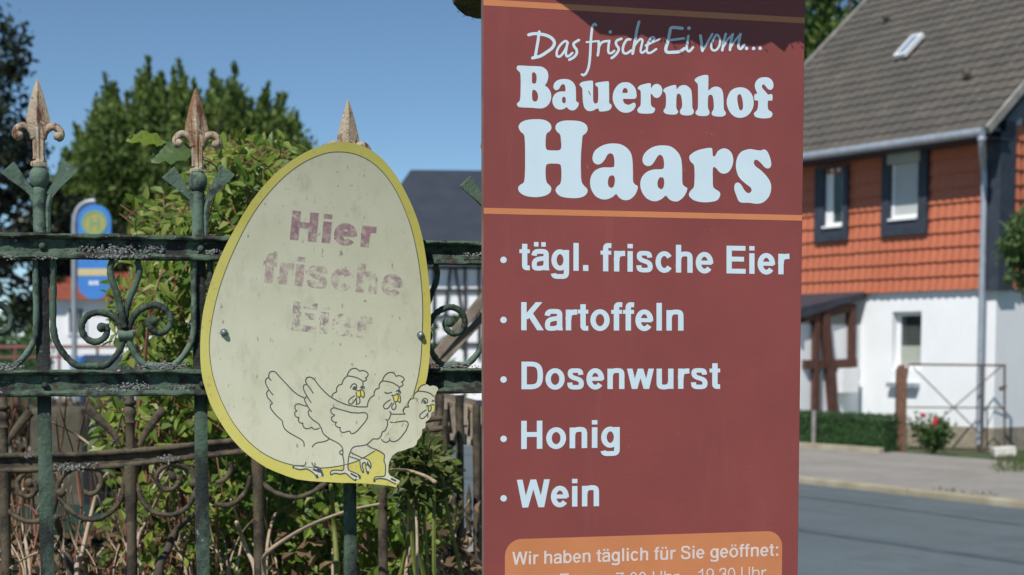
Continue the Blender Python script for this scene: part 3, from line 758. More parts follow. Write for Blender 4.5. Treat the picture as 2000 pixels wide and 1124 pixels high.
# porch with brown timber frame at the left
pu0 = FR.uz(1690, 660)[0]; pu1 = HLEN-.4; PD = 1.5
zt = FR.uz(1690, 574)[1]; zf = zt-.42
mb = MB()
ra = FR.pt(pu0-.05, zt, 0.03); rb = FR.pt(pu0-.05, zf, PD+.2)
dirv = rb-ra; nn = FR.U.cross(dirv).normalized(); nn = nn if nn.z > 0 else -nn
L_ = pu1-pu0+.1
mb.box((ra+rb)/2+FR.U*(L_/2), FR.U*(L_/2), dirv/2, nn*0.045)
por = mb.build('porch_roof', M['slate_trim'], house)
mb = MB(); mb.pbox(FR, pu0-.06, pu1+.05, zf-.16, zf+.03, PD+.18, PD+.24); mb.build('fascia', M['zinc'], por)
SD = Plane(FR.pt(pu0+.08, 0), 0); SD.U = FR.N.copy(); SD.N = -FR.U.copy()
mb = MB()
def tim(x0, y0, x1, y1, w=.17, n=0.0): mb.beam(SD.px(x0, y0, n), SD.px(x1, y1, n), w, .14, ref=SD.N)
tim(1592, 610, 1590, 812, .13); tim(1662, 596, 1661, 715, .13); tim(1609, 612, 1627, 812, .15, .03)
tim(1568, 712, 1590, 712, .15, -.004); tim(1598, 713, 1668, 709, .15, -.006); tim(1566, 622, 1665, 600, .14, -.008)
mb.build('porch_frame', M['timber'], house)
mb = MB(); mb.pbox(SD, 0.02, PD, 0.1, zf-.12, -.06, -.02); mb.build('porch_panel', M['white_wall'], house)
mb = MB(); mb.extrude([SD.px(*p, .10) for p in ((1690, 571), (1690, 583), (1563, 616), (1563, 602))], SD.N*-.04); mb.build('barge_board', M['slate_trim'], house)
cb = rect_px(SD, 1640, 720, 1672, 768, 0.1)
box = MB().pbox(SD, cb[0], cb[1], cb[2], cb[3], -.015, 0.16).build('meter_cabinet', M['white_frame'], house, bevel=.01)

# ------------------------------------------------------------------ in front of that house
def leaves_box(mb, c, X, Y, Z, n, L, fn=None):
    """leaves scattered through the shell of a box-shaped hedge"""
    for _ in range(n):
        a, b, k = random.uniform(-1, 1), random.uniform(-1, 1), random.uniform(-1, 1)
        f = random.choice((0, 0, 1, 1, 2)); 
        if f == 0: b = -1+abs(random.gauss(0, .12))
        elif f == 1: k = 1-abs(random.gauss(0, .12))
        else: a = random.choice((-1, 1))*(1-abs(random.gauss(0, .04)))
        p = c+X*a+Y*b+Z*k+rv(.015); d = rv(); d.z += .5
        mb.dia(p, d, rv(), L*random.uniform(.7, 1.3), L*.6)
gy0 = ground_at(1500, 868, 0.04); gy1 = ground_at(1727, 884, 0.04)
hv = (gy1-gy0); hl = hv.length; hX = hv.normalized(); hY = Vector((-hX.y, hX.x, 0))
if hY.y < 0: hY = -hY
hc = (gy0+gy1)/2+hY*0.3+Vector((0, 0, .26))
mb = MB(); mb.box(hc-Vector((0, 0, .02)), hX*(hl/2-.05), hY*0.22, Vector((0, 0, 0.22)))
hd = mb.build('hedge', M['leaf_hedge'], None); tag(hd, 'low clipped green hedge beside the brown wooden gatepost', 'hedge')
mb2 = MB(); leaves_box(mb2, hc, hX*(hl/2), hY*.28, Vector((0, 0, .27)), 9500, .032)
o_ = mb2.build('foliage', M['leaf_hedge'], hd)
mb = MB(); mb.box((gy0+gy1)/2-hY*.06+Vector((0, 0, .02)), hX*(hl/2), hY*.06, Vector((0, 0, .05))); tag(mb.build('edging_stone', M['kerb'], bevel=.01), 'pale stone edging running along the foot of the clipped hedge', 'edging')
gp = gy0+hX*(hl*.42)-hY*.02
tag(MB().tube([gp, gp+Vector((0, 0, .58))], .035, 8).build('fence_post', M['concrete']), 'thin grey post standing in front of the clipped hedge', 'post')
GY = 24.2
PY = 23.25; pb = at(1758, 884, PY); ptop = at(1758, 719, PY)
mb = MB(); mb.box(Vector((pb.x, PY, ptop.z/2)), (.072, 0, 0), (0, .072, 0), (0, 0, ptop.z/2)); mb.box(Vector((pb.x, PY, ptop.z+.02)), (.05, 0, 0), (0, .05, 0), (0, 0, .025))
tag(mb.build('gate_post', M['post_wood'], bevel=.012), 'thick brown wooden gatepost between the hedge and the metal gate', 'gatepost')
gate = empty('metal_gate', at(1860, 884, GY), 'rusty metal tube gate with crossed diagonal braces before white wall', 'gate')
def gp_(x, y): return at(x, y, GY)
mb = MB(); rr = .017
for a, b in (((1776, 712), (1962, 714)), ((1962, 712), (1962, 872)), ((1917, 712), (1917, 880)), ((1774, 714), (1770, 740)), ((1774, 875), (1962, 878))): mb.tube([gp_(*a), gp_(*b)], rr, 8)
mb.build('frame', M['rust_steel'], gate)
mb = MB(); mb.tube([gp_(1772, 796), gp_(1962, 797)], .011, 6); mb.build('rail', M['rust_steel'], gate)
mb = MB(); mb.tube([gp_(1784, 718)+Vector((0, .02, 0)), gp_(1915, 848)+Vector((0, .02, 0))], .010, 6); mb.build('brace', M['rust_steel'], gate)
mb = MB(); mb.tube([gp_(1955, 716)-Vector((0, .02, 0)), gp_(1830, 824)-Vector((0, .02, 0))], .010, 6); mb.build('brace', M['rust_steel'], gate)
mb = MB(); c = gp_(1960, 757); mb.tube([c+Vector((-.07, -.03, 0)), c+Vector((.04, -.05, .02))], .014, 6); mb.ball(c+Vector((-.05, -.03, -.02)), .035); mb.build('latch', M['rust_steel'], gate)
sp = at(1960, 886, 22.6)
tag(MB().box(Vector((sp.x, 22.6, .075)), (.16, 0, .01), (0, .10, 0), (-.01, 0, .072)).build('stone_block', M['stone'], bevel=.015), 'pale stone block lying on the pavement by the gate', 'stone')
# rose
rb_ = at(1822, 886, 23.5); rb_.z = 0
rose = empty('rose_bush', rb_, 'leafy rose bush with red blooms behind the metal gate', 'rose bush')
mb = MB(); st = MB(); fl = []
for k in range(34):
    a = random.uniform(0, 6.28); tip = rb_+Vector((math.cos(a)*random.uniform(.05, .32), math.sin(a)*.25, random.uniform(.25, .56)))
    st.tube([rb_, (rb_+tip)/2+rv(.03), tip], [.010, .007, .004], 5)
    for _ in range(34): mb.dia(rb_+(tip-rb_)*random.uniform(.3, 1.05)+rv(.055), rv(), rv(), .075, .045)
mb.build('foliage', M['leaf_rose'], rose); st.build('stem', M['stem_green'], rose)
for x, y in ((1803, 812), (1828, 822), (1826, 828)):
    p = at(x, y, 23.05); f_ = MB(); f_.ball(p, .048, 8, 6, (1, 1, .8)); st2 = MB()
    for k in range(6): f_.dia(p+rv(.01), Vector((math.cos(k), math.sin(k), .6)), rv(), .06, .05)
    f_.build('bloom', M['rose_red'], rose)
# weeds at the right edge of the pavement
mb = MB()
for _ in range(1500):
    x = random.uniform(1935, 2080); y = random.uniform(893, 925)
    if x < 1990 and random.random() > (x-1925)/70: continue
    p = ground_at(x, y, .035); h = random.uniform(.03, .10)
    mb.dia(p, Vector((random.gauss(0, .3), random.gauss(0, .3), 1)), rv(), h, .012)
tag(mb.build('grass', M['grass']), 'rough grass and weeds at the edge of the pavement', 'grass', kind='stuff')

# ------------------------------------------------------------------ trees
def crown_blobs(mb, blobs, n, L, up=0.0, inner=.55):
    tot = sum(b[3]*b[4]*b[5] for b in blobs)
    for cx, cy, cz, rx, ry, rz in blobs:
        k = int(n*(rx*ry*rz)/tot)
        subs = []
        for _ in range(max(6, k//40)):
            d = rv().normalized(); q = random.uniform(inner, 1.0)
            subs.append(Vector((cx+d.x*rx*q, cy+d.y*ry*q, cz+d.z*rz*q)))
        for _ in range(k):
            c = random.choice(subs); p = c+rv(min(rx, rz)*.13)
            d = rv(); d.z += up
            mb.dia(p, d, rv(), L*random.uniform(.7, 1.3), L*random.uniform(.45, .7))
def tree(base, h, blobs, n, L, mat, label, name='tree', cat='tree', group=None, up=.0, tr=.18, inner=.55):
    t = empty(name, base, label, cat, group)
    b = Vector(base); mb = MB(); top = Vector((blobs[0][0], blobs[0][1], blobs[0][2]))
    mb.tube([b, b+(top-b)*.35+rv(.08), b+(top-b)*.7+rv(.08), top], [tr, tr*.75, tr*.55, tr*.2], 8)
    for bl in blobs:
        c = Vector(bl[:3])
        for _ in range(4):
            e = c+Vector((random.uniform(-.6, .6)*bl[3], random.uniform(-.6, .6)*bl[4], random.uniform(-.2, .7)*bl[5])); s0 = b+(top-b)*random.uniform(.35, .75)
            mb.tube([s0, (s0+e)/2+rv(.1), e], [tr*.4, tr*.25, tr*.08], 6)
    mb.build('trunk', M['bark'], t)
    mb = MB(); crown_blobs(mb, blobs, n, L, up, inner); mb.build('crown', mat, t)
    return t
def blob(x, y, Y, rpx, ry=None, dy=None):
    p = at(x, y, Y); s = Y/F; return (p.x, p.y, p.z, rpx*s, (dy or rpx)*s, (ry or rpx)*s)
# big tree with upright shoots behind the white house
TY = 62
def shoot_tree():
    base = at(365, 760, TY); base.z = 0
    t = empty('broad_tree', base, 'broad tree with many upright pointed shoots rising against the sky', 'tree')
    st = MB(); mb = MB(); s = TY/F
    st.tube([base, base+Vector((.1, 0, 2.5)), base+Vector((0, .1, 5))], [.35, .28, .18], 10)
    outline = [(110, 330), (150, 250), (205, 150), (250, 190), (290, 118), (320, 150), (352, 125), (380, 165), (415, 145), (458, 130), (495, 200), (528, 170), (560, 190), (585, 230), (600, 290), (640, 270)]
    def topy(x):
        for (a, b), (c, d) in zip(outline, outline[1:]):
            if a <= x <= c: return b+(d-b)*(x-a)/(c-a)
        return 330
    # tips at the top edge, then shoots filling the body
    tips = [(p[0]+random.uniform(-4, 4), p[1], 1) for p in outline[1:-1]]
    for p in outline[1:-1]:
        for _ in range(4): q = p[0]+random.gauss(0, 17); tips.append((q, max(p[1]+8, topy(q)-4)+random.uniform(0, 45), 1))
    for _ in range(620):
        x = random.uniform(95, 650); y0 = topy(x)+22; y = y0+(560-y0)*random.random()**.9
        tips.append((x, y, 0))
    for x, y, edge in tips:
        Y = TY+random.uniform(-2.2, 2.2) if edge else TY+random.uniform(-3.4, 3.4)
        tip = at(x, y, Y); Ls = random.uniform(1.5, 2.7); ln = (x-370)/270
        foot = tip-Vector((ln*Ls*.36+random.gauss(0, .24), random.gauss(0, .2), Ls)); w = random.uniform(.26, .62)
        nl = 190 if edge else 100
        if edge: w *= random.uniform(.45, .85); Ls *= 1.15
        if edge or random.random() < .25: st.tube([foot, (foot+tip)/2+rv(.03), tip], [.05, .03, .008], 5)
        for _ in range(nl):
            k = random.random(); p = foot+(tip-foot)*k; r = w*(1-k)**random.choice((.5, .9, 1.3))*random.uniform(.1, 1.15)
            a = random.uniform(0, 6.28); o = Vector((math.cos(a)*r, math.sin(a)*r, 0))
            mb.dia(p+o, Vector((o.x, o.y, .35+random.random()*.5))+rv(.15), rv(), random.uniform(.22, .36), random.uniform(.10, .17))
    for _ in range(2600):
        x = random.uniform(92, 655); y0 = topy(x)+62; y = y0+(600-y0)*random.random()
        c = at(x, y, TY+random.uniform(-3.6, 3.2)); ax = Vector((random.gauss((x-370)/900, .2), random.gauss(0, .2), 1)).normalized(); Ls = random.uniform(.4, 1.0)
        for _ in range(13):
            mb.dia(c+ax*(Ls*random.random())+rv(.10), ax*.6+rv(.5), rv(), random.uniform(.20, .36), random.uniform(.10, .17))
    for _ in range(40):
        q = at(random.uniform(140, 600), random.uniform(320, 520), TY); st.tube([base+Vector((0, 0, random.uniform(2, 4.5))), (base+q)/2+Vector((0, 0, 2.2))+rv(.2), q], [.12, .08, .03], 5)
    st.build('trunk', M['bark'], t); mb.build('crown', M['leaf_big'], t)
shoot_tree()
bx = at(-60, 760, 52); bx.z = 0
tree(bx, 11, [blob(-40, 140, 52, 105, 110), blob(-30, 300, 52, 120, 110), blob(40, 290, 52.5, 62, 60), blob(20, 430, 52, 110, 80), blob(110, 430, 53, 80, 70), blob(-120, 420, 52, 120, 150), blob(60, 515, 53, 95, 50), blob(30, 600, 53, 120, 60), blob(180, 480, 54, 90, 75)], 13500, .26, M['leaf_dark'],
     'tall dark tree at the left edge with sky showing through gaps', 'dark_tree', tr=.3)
bx = at(1560, 760, 46); bx.z = 0
tree(bx, 13, [blob(1560, 40, 46, 100, 130), blob(1640, -30, 47, 110, 110), blob(1480, 140, 46, 120, 140), blob(1600, 130, 46, 60, 60)], 6500, .24, M['leaf_big'],
     'tall leafy tree rising behind the grey tiled roof', 'garden_tree', tr=.28)
bx = at(2085, 860, 22.2); bx.z = 0
tree(bx, 3.6, [blob(2030, 480, 22.2, 72, 85), blob(1990, 470, 22.2, 36, 50), blob(1995, 530, 22.2, 40, 36)], 3600, .085, M['leaf_rose'],
     'small round-headed tree at the right edge before the gable', 'small_tree', tr=.06)

# ------------------------------------------------------------------ far side of the road, left half
def simple_house(P, u1, dep, z_e, rise, name, label, wallm, roofm, wins, timbers=None, hip=0.0, plinth=True):
    h = empty(name, P.pt(0, 0), label, 'house')
    mb = MB(); mb.pbox(P, 0, u1, -.1, z_e, -dep, 0); wl = mb.build('wall', wallm, h)
    ov = .35; mb = MB(); zc = z_e-.05; zr = z_e+rise
    A = [P.pt(-ov, zc, ov), P.pt(u1+ov, zc, ov), P.pt(u1+ov, zc, -dep-ov), P.pt(-ov, zc, -dep-ov)]
    r0 = P.pt(-ov+hip, zr, -dep/2); r1 = P.pt(u1+ov-hip, zr, -dep/2)
    mb.add(A+[r0, r1], [(0, 1, 5, 4), (2, 3, 4, 5), (1, 2, 5), (3, 0, 4), (3, 2, 1, 0)])
    # battens of tile courses, laid just above the slope
    for k in range(1, 14 if hip < 1 else 1):
        f = k/14; a = A[0].lerp(r0, f); b = A[1].lerp(r1, f); mb.beam(a+Vector((0, 0, .004)), b+Vector((0, 0, .004)), .06, .012)
    mb.build('roof', roofm, h)
    for (a, b, c, d) in wins:
        w = MB()
        for (x0, x1, y0, y1) in ((a, a+.07, c, d), (b-.07, b, c, d), (a+.07, b-.07, c, c+.07), (a+.07, b-.07, d-.07, d), ((a+b)/2-.03, (a+b)/2+.03, c+.07, d-.07)): w.pbox(P, x0, x1, y0, y1, .002, .06)
        w = w.build('window', M['white_frame'], h)
        mb = MB(); mb.pbox(P, a+.07, (a+b)/2-.03, c+.07, d-.07, .003, .025); mb.pbox(P, (a+b)/2+.03, b-.07, c+.07, d-.07, .003, .025); mb.build('pane', M['glass'], w)
    if timbers:
        mb = MB()
        for k, (a, b) in enumerate(timbers):
            pa = P.pt(*P.uz(*a), .02); pb = P.pt(*P.uz(*b), .02+.006*(k % 3)); mb.beam(pa, pb, .05, .085, ref=P.N)
        mb.build('timber_frame', M['timber_dark'], h)
    return h
wp = at(98, 700, 50); WP = Plane((wp.x, wp.y, 0), R(12))
ue = WP.uz(425, 640)[0]; zE = WP.uz(250, 583)[1]
def wr(P, x0, y0, x1, y1): return rect_px(P, x0, y0, x1, y1)
simple_house(WP, ue, 7, zE, 1.0, 'white_cottage', 'low white house with a red roof across the road, behind the blue stop sign', M['white_wall'], M['red_roof'],
             [wr(WP, 131, 598, 168, 655), wr(WP, 305, 610, 345, 660)], hip=.8)
tp = at(800, 700, 31); TP = Plane((tp.x-.9, tp.y, 0), R(4))
ue = TP.uz(1120, 600)[0]; zE = TP.uz(880, 508)[1]; zR = TP.uz(880, 318)[1]
simple_house(TP, ue, 6, zE, (zR-zE)*1.10, 'timbered_house', 'half-timbered white house with dark slate roof, right of the egg sign', M['white_wall'], M['slate_roof'], [],
             [((760, 524), (1110, 524)), ((760, 567), (1110, 567)), ((760, 618), (1110, 618)), ((760, 672), (1110, 672)), ((780, 520), (780, 700)), ((818, 520), (818, 700)), ((847, 520), (847, 700)), ((880, 524), (868, 618)), ((889, 524), (902, 618)),
              ((908, 520), (908, 700)), ((935, 520), (935, 700)), ((968, 520), (968, 700)), ((1000, 520), (1000, 700)), ((1035, 520), (1035, 700)), ((1070, 520), (1070, 700)), ((1108, 520), (1108, 700))], hip=1.3)
# bushes before the timbered house
for (x, y, r, ry, nm, lb) in ((905, 640, 26, 34, 'garden_shrub', 'green shrub before the half-timbered wall, nearest the red board'), (858, 660, 24, 30, 'garden_shrub', 'green shrub before the half-timbered wall, beside the egg sign')):
    c = at(x, y, 28); base = Vector((c.x, 28, 0)); t = empty(nm, base, lb, 'shrub', 'shrubs before the half-timbered house')
    mb = MB(); crown_blobs(mb, [blob(x, y, 28, r, ry), (c.x, 28, c.z*.5, r*.011, .25, c.z*.5)], 900, .09); mb.build('foliage', M['leaf_hedge'], t)
    mb = MB(); mb.tube([base, base+Vector((.02, 0, c.z*.6)), c], [.03, .02, .01], 6); mb.build('stem', M['bark'], t)
# dark hedge and red railing by the road at far left
hp = at(20, 655, 44); mb = MB()
mb.box(Vector((hp.x-2.2, 44, .9)), (3.1, .4, 0), (-.06, .5, 0), (0, 0, .85))
hdg = mb.build('hedge', M['leaf_hedge']); tag(hdg, 'tall dark garden hedge at the left edge behind the fence', 'hedge')
mb = MB(); leaves_box(mb, Vector((hp.x-2.2, 44, .95)), Vector((3.2, .4, 0)), Vector((-.06, .6, 0)), Vector((0, 0, .95)), 2600, .13); mb.build('foliage', M['leaf_hedge'], hdg)
rl = empty('road_railing', at(100, 720, 40), 'red painted metal railing along the road before the white cottage', 'railing')
rl.location.z = 0
mb = MB(); mb.tube([at(-60, 679, 40), at(240, 677, 40)], .045, 6); mb.build('rail', M['red_rail'], rl)
mb = MB(); mb.tube([at(-60, 699, 40), at(240, 697, 40)], .03, 6); mb.build('rail', M['red_rail'], rl)
for x in (-20, 30, 115, 190, 238):
    p = at(x, 680, 40); MB().tube([Vector((p.x, 40, -.05)), Vector((p.x, 40, p.z))], .04, 6).build('post', M['red_rail'], rl)
# parked cars
def car(loc, rz, paint, label):
    c = empty('parked_car', loc, label, 'car', 'cars parked across the road'); m = Matrix.Translation(loc) @ Matrix.Rotation(rz, 4, 'Z')
    def T(x, y, z): return m @ Vector((x, y, z))
    side = [(-2.05, .30), (-2.08, .62), (-1.98, .86), (-1.55, .93), (-1.0, 1.38), (-.6, 1.47), (.55, 1.45), (1.05, 1.30), (1.55, .98), (1.98, .86), (2.06, .55), (2.0, .30)]
    mb = MB(); n = len(side)
    ring = [(s, w) for s, w in ((-1, .0), (1, .0))]
    L = [T(x, -.84+(.17 if z > 1.0 else 0), z) for x, z in side]; Rr = [T(x, .84-(.17 if z > 1.0 else 0), z) for x, z in side]
    mb.add(L+Rr, [tuple(range(n)), tuple(range(n, 2*n))[::-1]]+[((i+1) % n, i, n+i, n+(i+1) % n) for i in range(n)])
    mb.build('body', paint, c, bevel=.04)
    for s in (-1, 1):
        g_ = MB(); y = .765*s
        q = [(-1.30, 1.0), (-.88, 1.37), (-.05, 1.39), (-.05, 1.0)]; q2 = [(.02, 1.0), (.02, 1.39), (.60, 1.36), (1.20, 1.0)]
        for qq in (q, q2): g_.extrude([T(x, (.86-(.17 if z > 1.02 else .02))*s, z) for x, z in qq], m.to_3x3() @ Vector((0, .012*s, 0)))
        g_.build('side_window', M['glass'], c)
    g_ = MB(); g_.extrude([T(-1.50, -.68, .965), T(-1.50, .68, .965), T(-1.04, .58, 1.345), T(-1.04, -.58, 1.345)], m.to_3x3() @ Vector((-.015, 0, .015))); g_.build('windscreen', M['glass'], c)
    g_ = MB(); g_.extrude([T(1.50, -.68, 1.02), T(1.50, .68, 1.02), T(1.10, .58, 1.285), T(1.10, -.58, 1.285)], m.to_3x3() @ Vector((.015, 0, .015))); g_.build('rear_window', M['glass'], c)
    for x in (-1.28, 1.27):
        for s in (-1, 1):
            w = MB().tube([T(x, s*.70, .31), T(x, s*.87, .31)], .31, 16).build('wheel', M['rubber'], c)
            MB().tube([T(x, s*.86, .31), T(x, s*.885, .31)], .19, 12).build('rim', M['zinc'], w)
    for s in (-1, 1): MB().box(T(-2.05, s*.6, .68), m.to_3x3() @ Vector((.03, 0, 0)), m.to_3x3() @ Vector((0, .16, 0)), (0, 0, .07)).build('headlight', M['white_frame'], c)
    return c
p = at(222, 760, 38); car(Vector((p.x, 38, -.03)), R(100), M['car_blue'], 'dark blue parked car seen between the fence scrolls')
p = at(330, 760, 36); car(Vector((p.x, 36, -.03)), R(112), M['car_silver'], 'silver parked car half hidden behind the leafy bush')
p = at(153, 760, 30); bl = empty('litter_bin', Vector((p.x, 30, 0)), 'small blue litter bin beside the bus stop pole', 'bin')
MB().lathe((p.x, 30, 1.02), [(.12, 0), (.15, .1), (.155, .36), (.13, .42)], 12).build('bucket', M['blue_sign'], bl); MB().tube([(p.x, 30.0, 0), (p.x, 30.0, 1.03)], .03, 6).build('post', M['steel_pole'], bl)
# bus stop sign
SY = 16.8
pz = at(145, 680, SY); bs = empty('bus_stop_sign', Vector((pz.x, SY, .03)), 'blue bus stop sign with round yellow and green emblem on a curved grey pole', 'sign')
mb = MB(); arc = [at(145, 900, SY), at(145, 440, SY)]; arc = [Vector((arc[0].x, SY, .03)), at(145, 600, SY), at(145, 440, SY)]
for x, y in ((146.5, 424), (151, 411), (158, 402), (168, 396), (180, 393.5), (186, 394)): arc.append(at(x, y, SY))
mb.tube(arc, .031, 10); mb.build('pole', M['steel_pole'], bs, smooth=True, autos=60)
SP = Plane((pz.x, SY-.05, 0), 0)
def capsule(x0, x1, y0, y1):
    cx = (x0+x1)/2; r = (x1-x0)/2
    return [(cx+r*math.cos(R(a)), y0+r+r*.95*math.sin(R(a))) for a in range(180, 361, 12)]+[(cx+r*math.cos(R(a)), y1-r+r*math.sin(R(a))) for a in range(0, 181, 12)]
ol = [SP.px(x, y) for x, y in capsule(151.5, 216.5, 398, 585)]
MB().extrude(ol[::-1], Vector((0, .035, 0))).build('sign_panel', M['blue_sign'], bs)
def lay(name, mat, parent, polys, P, n, holes=()):
    mb = MB(); sheet(mb, union(polys, holes), lambda x, y: P.px(x, y, n)); return mb.build(name, mat, parent)
E_ = .004
em = lay('emblem', M['sign_yellow'], bs, [disc(184, 436, 25)], SP, E_)
lay('emblem_ring', M['sign_green'], em, [disc(184, 436, 25.5)], SP, E_*2, [disc(184, 436, 20)])
lay('emblem_letter', M['sign_green'], em, [[(174, 424), (179, 424), (179, 449), (174, 449)], [(189, 424), (194, 424), (194, 449), (189, 449)], [(178, 434), (190, 434), (190, 439), (178, 439)]], SP, E_*2)
lay('name_band', M['sign_cream'], bs, [[(152, 525), (216, 525), (216, 539), (152, 539)]], SP, E_)
lay('route_mark', M['white_frame'], bs, [[(174, 549), (179, 549), (179, 557), (174, 557)], [(181, 549), (185, 549), (185, 557), (181, 557)], [(187, 549), (192, 549), (192, 557), (187, 557)]], SP, E_)

# garden things behind the fence, lower left
bp = at(55, 1050, 5.3); bn = empty('waste_bin', Vector((bp.x, 5.3, 0)), 'dark green plastic waste bin low down behind the fence', 'bin')
mb = MB(); x0, x1 = at(-90, 1000, 5.3).x, at(262, 1000, 5.3).x
mb.add([(x0+.04, 5.05, .08), (x1-.05, 5.05, .08), (x1-.05, 5.5, .08), (x0+.04, 5.5, .08), (x0, 5.0, .97), (x1, 5.0, .97), (x1, 5.56, .97), (x0, 5.56, .97)], [(3, 2, 1, 0), (4, 5, 6, 7), (0, 1, 5, 4), (1, 2, 6, 5), (2, 3, 7, 6), (3, 0, 4, 7)])
mb.build('body', M['bin_green'], bn, bevel=.02); MB().abox(x0-.02, x1+.02, 4.97, 5.6, .974, 1.03).build('lid', M['bin_green'], bn, bevel=.02)
for s in (x0+.06, x1-.06): MB().tube([(s-.03, 5.5, .09), (s+.03, 5.5, .09)], .09, 14).build('wheel', M['rubber'], bn)
q = at(165, 830, 9); tag(MB().abox(q.x-.20, q.x+.10, 8.6, 8.9, -.05, EYE+(HOR-796)/F*8.7).build('wall_pillar', M['mossy_stone'], bevel=.02), 'low weathered grey-brown pillar behind the fence, before the half-bare hedge', 'pillar')
q = at(189, 845, 8); mb = MB(); mb.lathe((q.x, 8.0, -.02), [(.066, 0), (.072, .3), (.075, .6), (.072, 1.26), (.06, 1.29)], 14); tag(mb.build('drain_pipe', M['black_plastic']), 'black upright plastic pipe before the grey-brown pillar', 'pipe')

hb = empty('garden_hedge', Vector((at(60, 900, 9.4).x, 9.4, 0)), 'half-bare brownish hedge low down behind the fence, left of the shrub', 'hedge')
mb = MB(); cc = Vector((at(90, 900, 9.4).x, 9.5, .60)); leaves_box(mb, cc, Vector((.62, .12, 0)), Vector((0, .3, 0)), Vector((0, 0, .62)), 4200, .07); mb.build('foliage', M['leaf_brown'], hb)
mb = MB()
for _ in range(130):
    x = cc.x+random.uniform(-.6, .6); y = 9.4+random.uniform(-.2, .3); mb.tube([(x, y, -.02), (x+random.gauss(0, .06), y, .6), (x+random.gauss(0, .12), y, random.uniform(.9, 1.3))], [.012, .009, .004], 4)
mb.build('branches', M['stem_red'], hb)
# ------------------------------------------------------------------ the green iron fence
FP = Plane((at(620, 680, 2.0).x, 2.0, 0), R(15.5))
fence = empty('iron_fence', FP.pt(0, 0), 'old green wrought-iron fence with pale rusty spearhead finials', 'fence')
def fp(x, y, n=0.0): return FP.px(x, y, n)
B1 = FP.uz(82, 600)[0]; B2 = FP.uz(390, 600)[0]; SPC = B2-B1
zU0, zU1 = FP.uz(240, 508)[1], FP.uz(240, 459)[1]          # upper rail
zL0, zL1 = FP.uz(240, 774)[1], FP.uz(240, 722)[1]          # lower rail
def rail(z0, z1, name='rail'):
    H = z1-z0; prof = [(-.010, z0), (.0085, z0), (.0108, z0+.0012), (.0108, z0+.0042), (.0090, z0+.0062), (.0022, z0+.0085), (.0012, z0+H*.45), (.0012, z1-.0075), (.0070, z1-.0062), (.0095, z1-.0050), (.0102, z1-.0026), (.0088, z1-.0006), (.005, z1), (-.010, z1)]
    mb = MB(); seg = 140; u0 = B1-SPC*3.5; u1 = B1+SPC*3.72; k = len(prof)
    for i in range(seg+1):
        u = u0+(u1-u0)*i/seg
        for n, z in prof:
            j = 0 if n < 0 else .0007
            mb.v.append(tuple(FP.pt(u, z+random.gauss(0, j*.6), n+random.gauss(0, j))))
    for i in range(seg):
        for a in range(k):
            b = (a+1) % k; mb.f.append((i*k+a, i*k+b, (i+1)*k+b, (i+1)*k+a))
    mb.f.append(tuple(range(k))); mb.f.append(tuple(seg*k+a for a in range(k))[::-1])
    return mb.build(name, M['rail_paint'], fence, smooth=True, autos=50)
ru, rlw = rail(zU0, zU1), rail(zL0, zL1)
pxm = 2.0/F*.97                                              # metres per photo pixel at the fence
BARW = 13*pxm
zs = lambda y: FP.uz(390, y)[1]
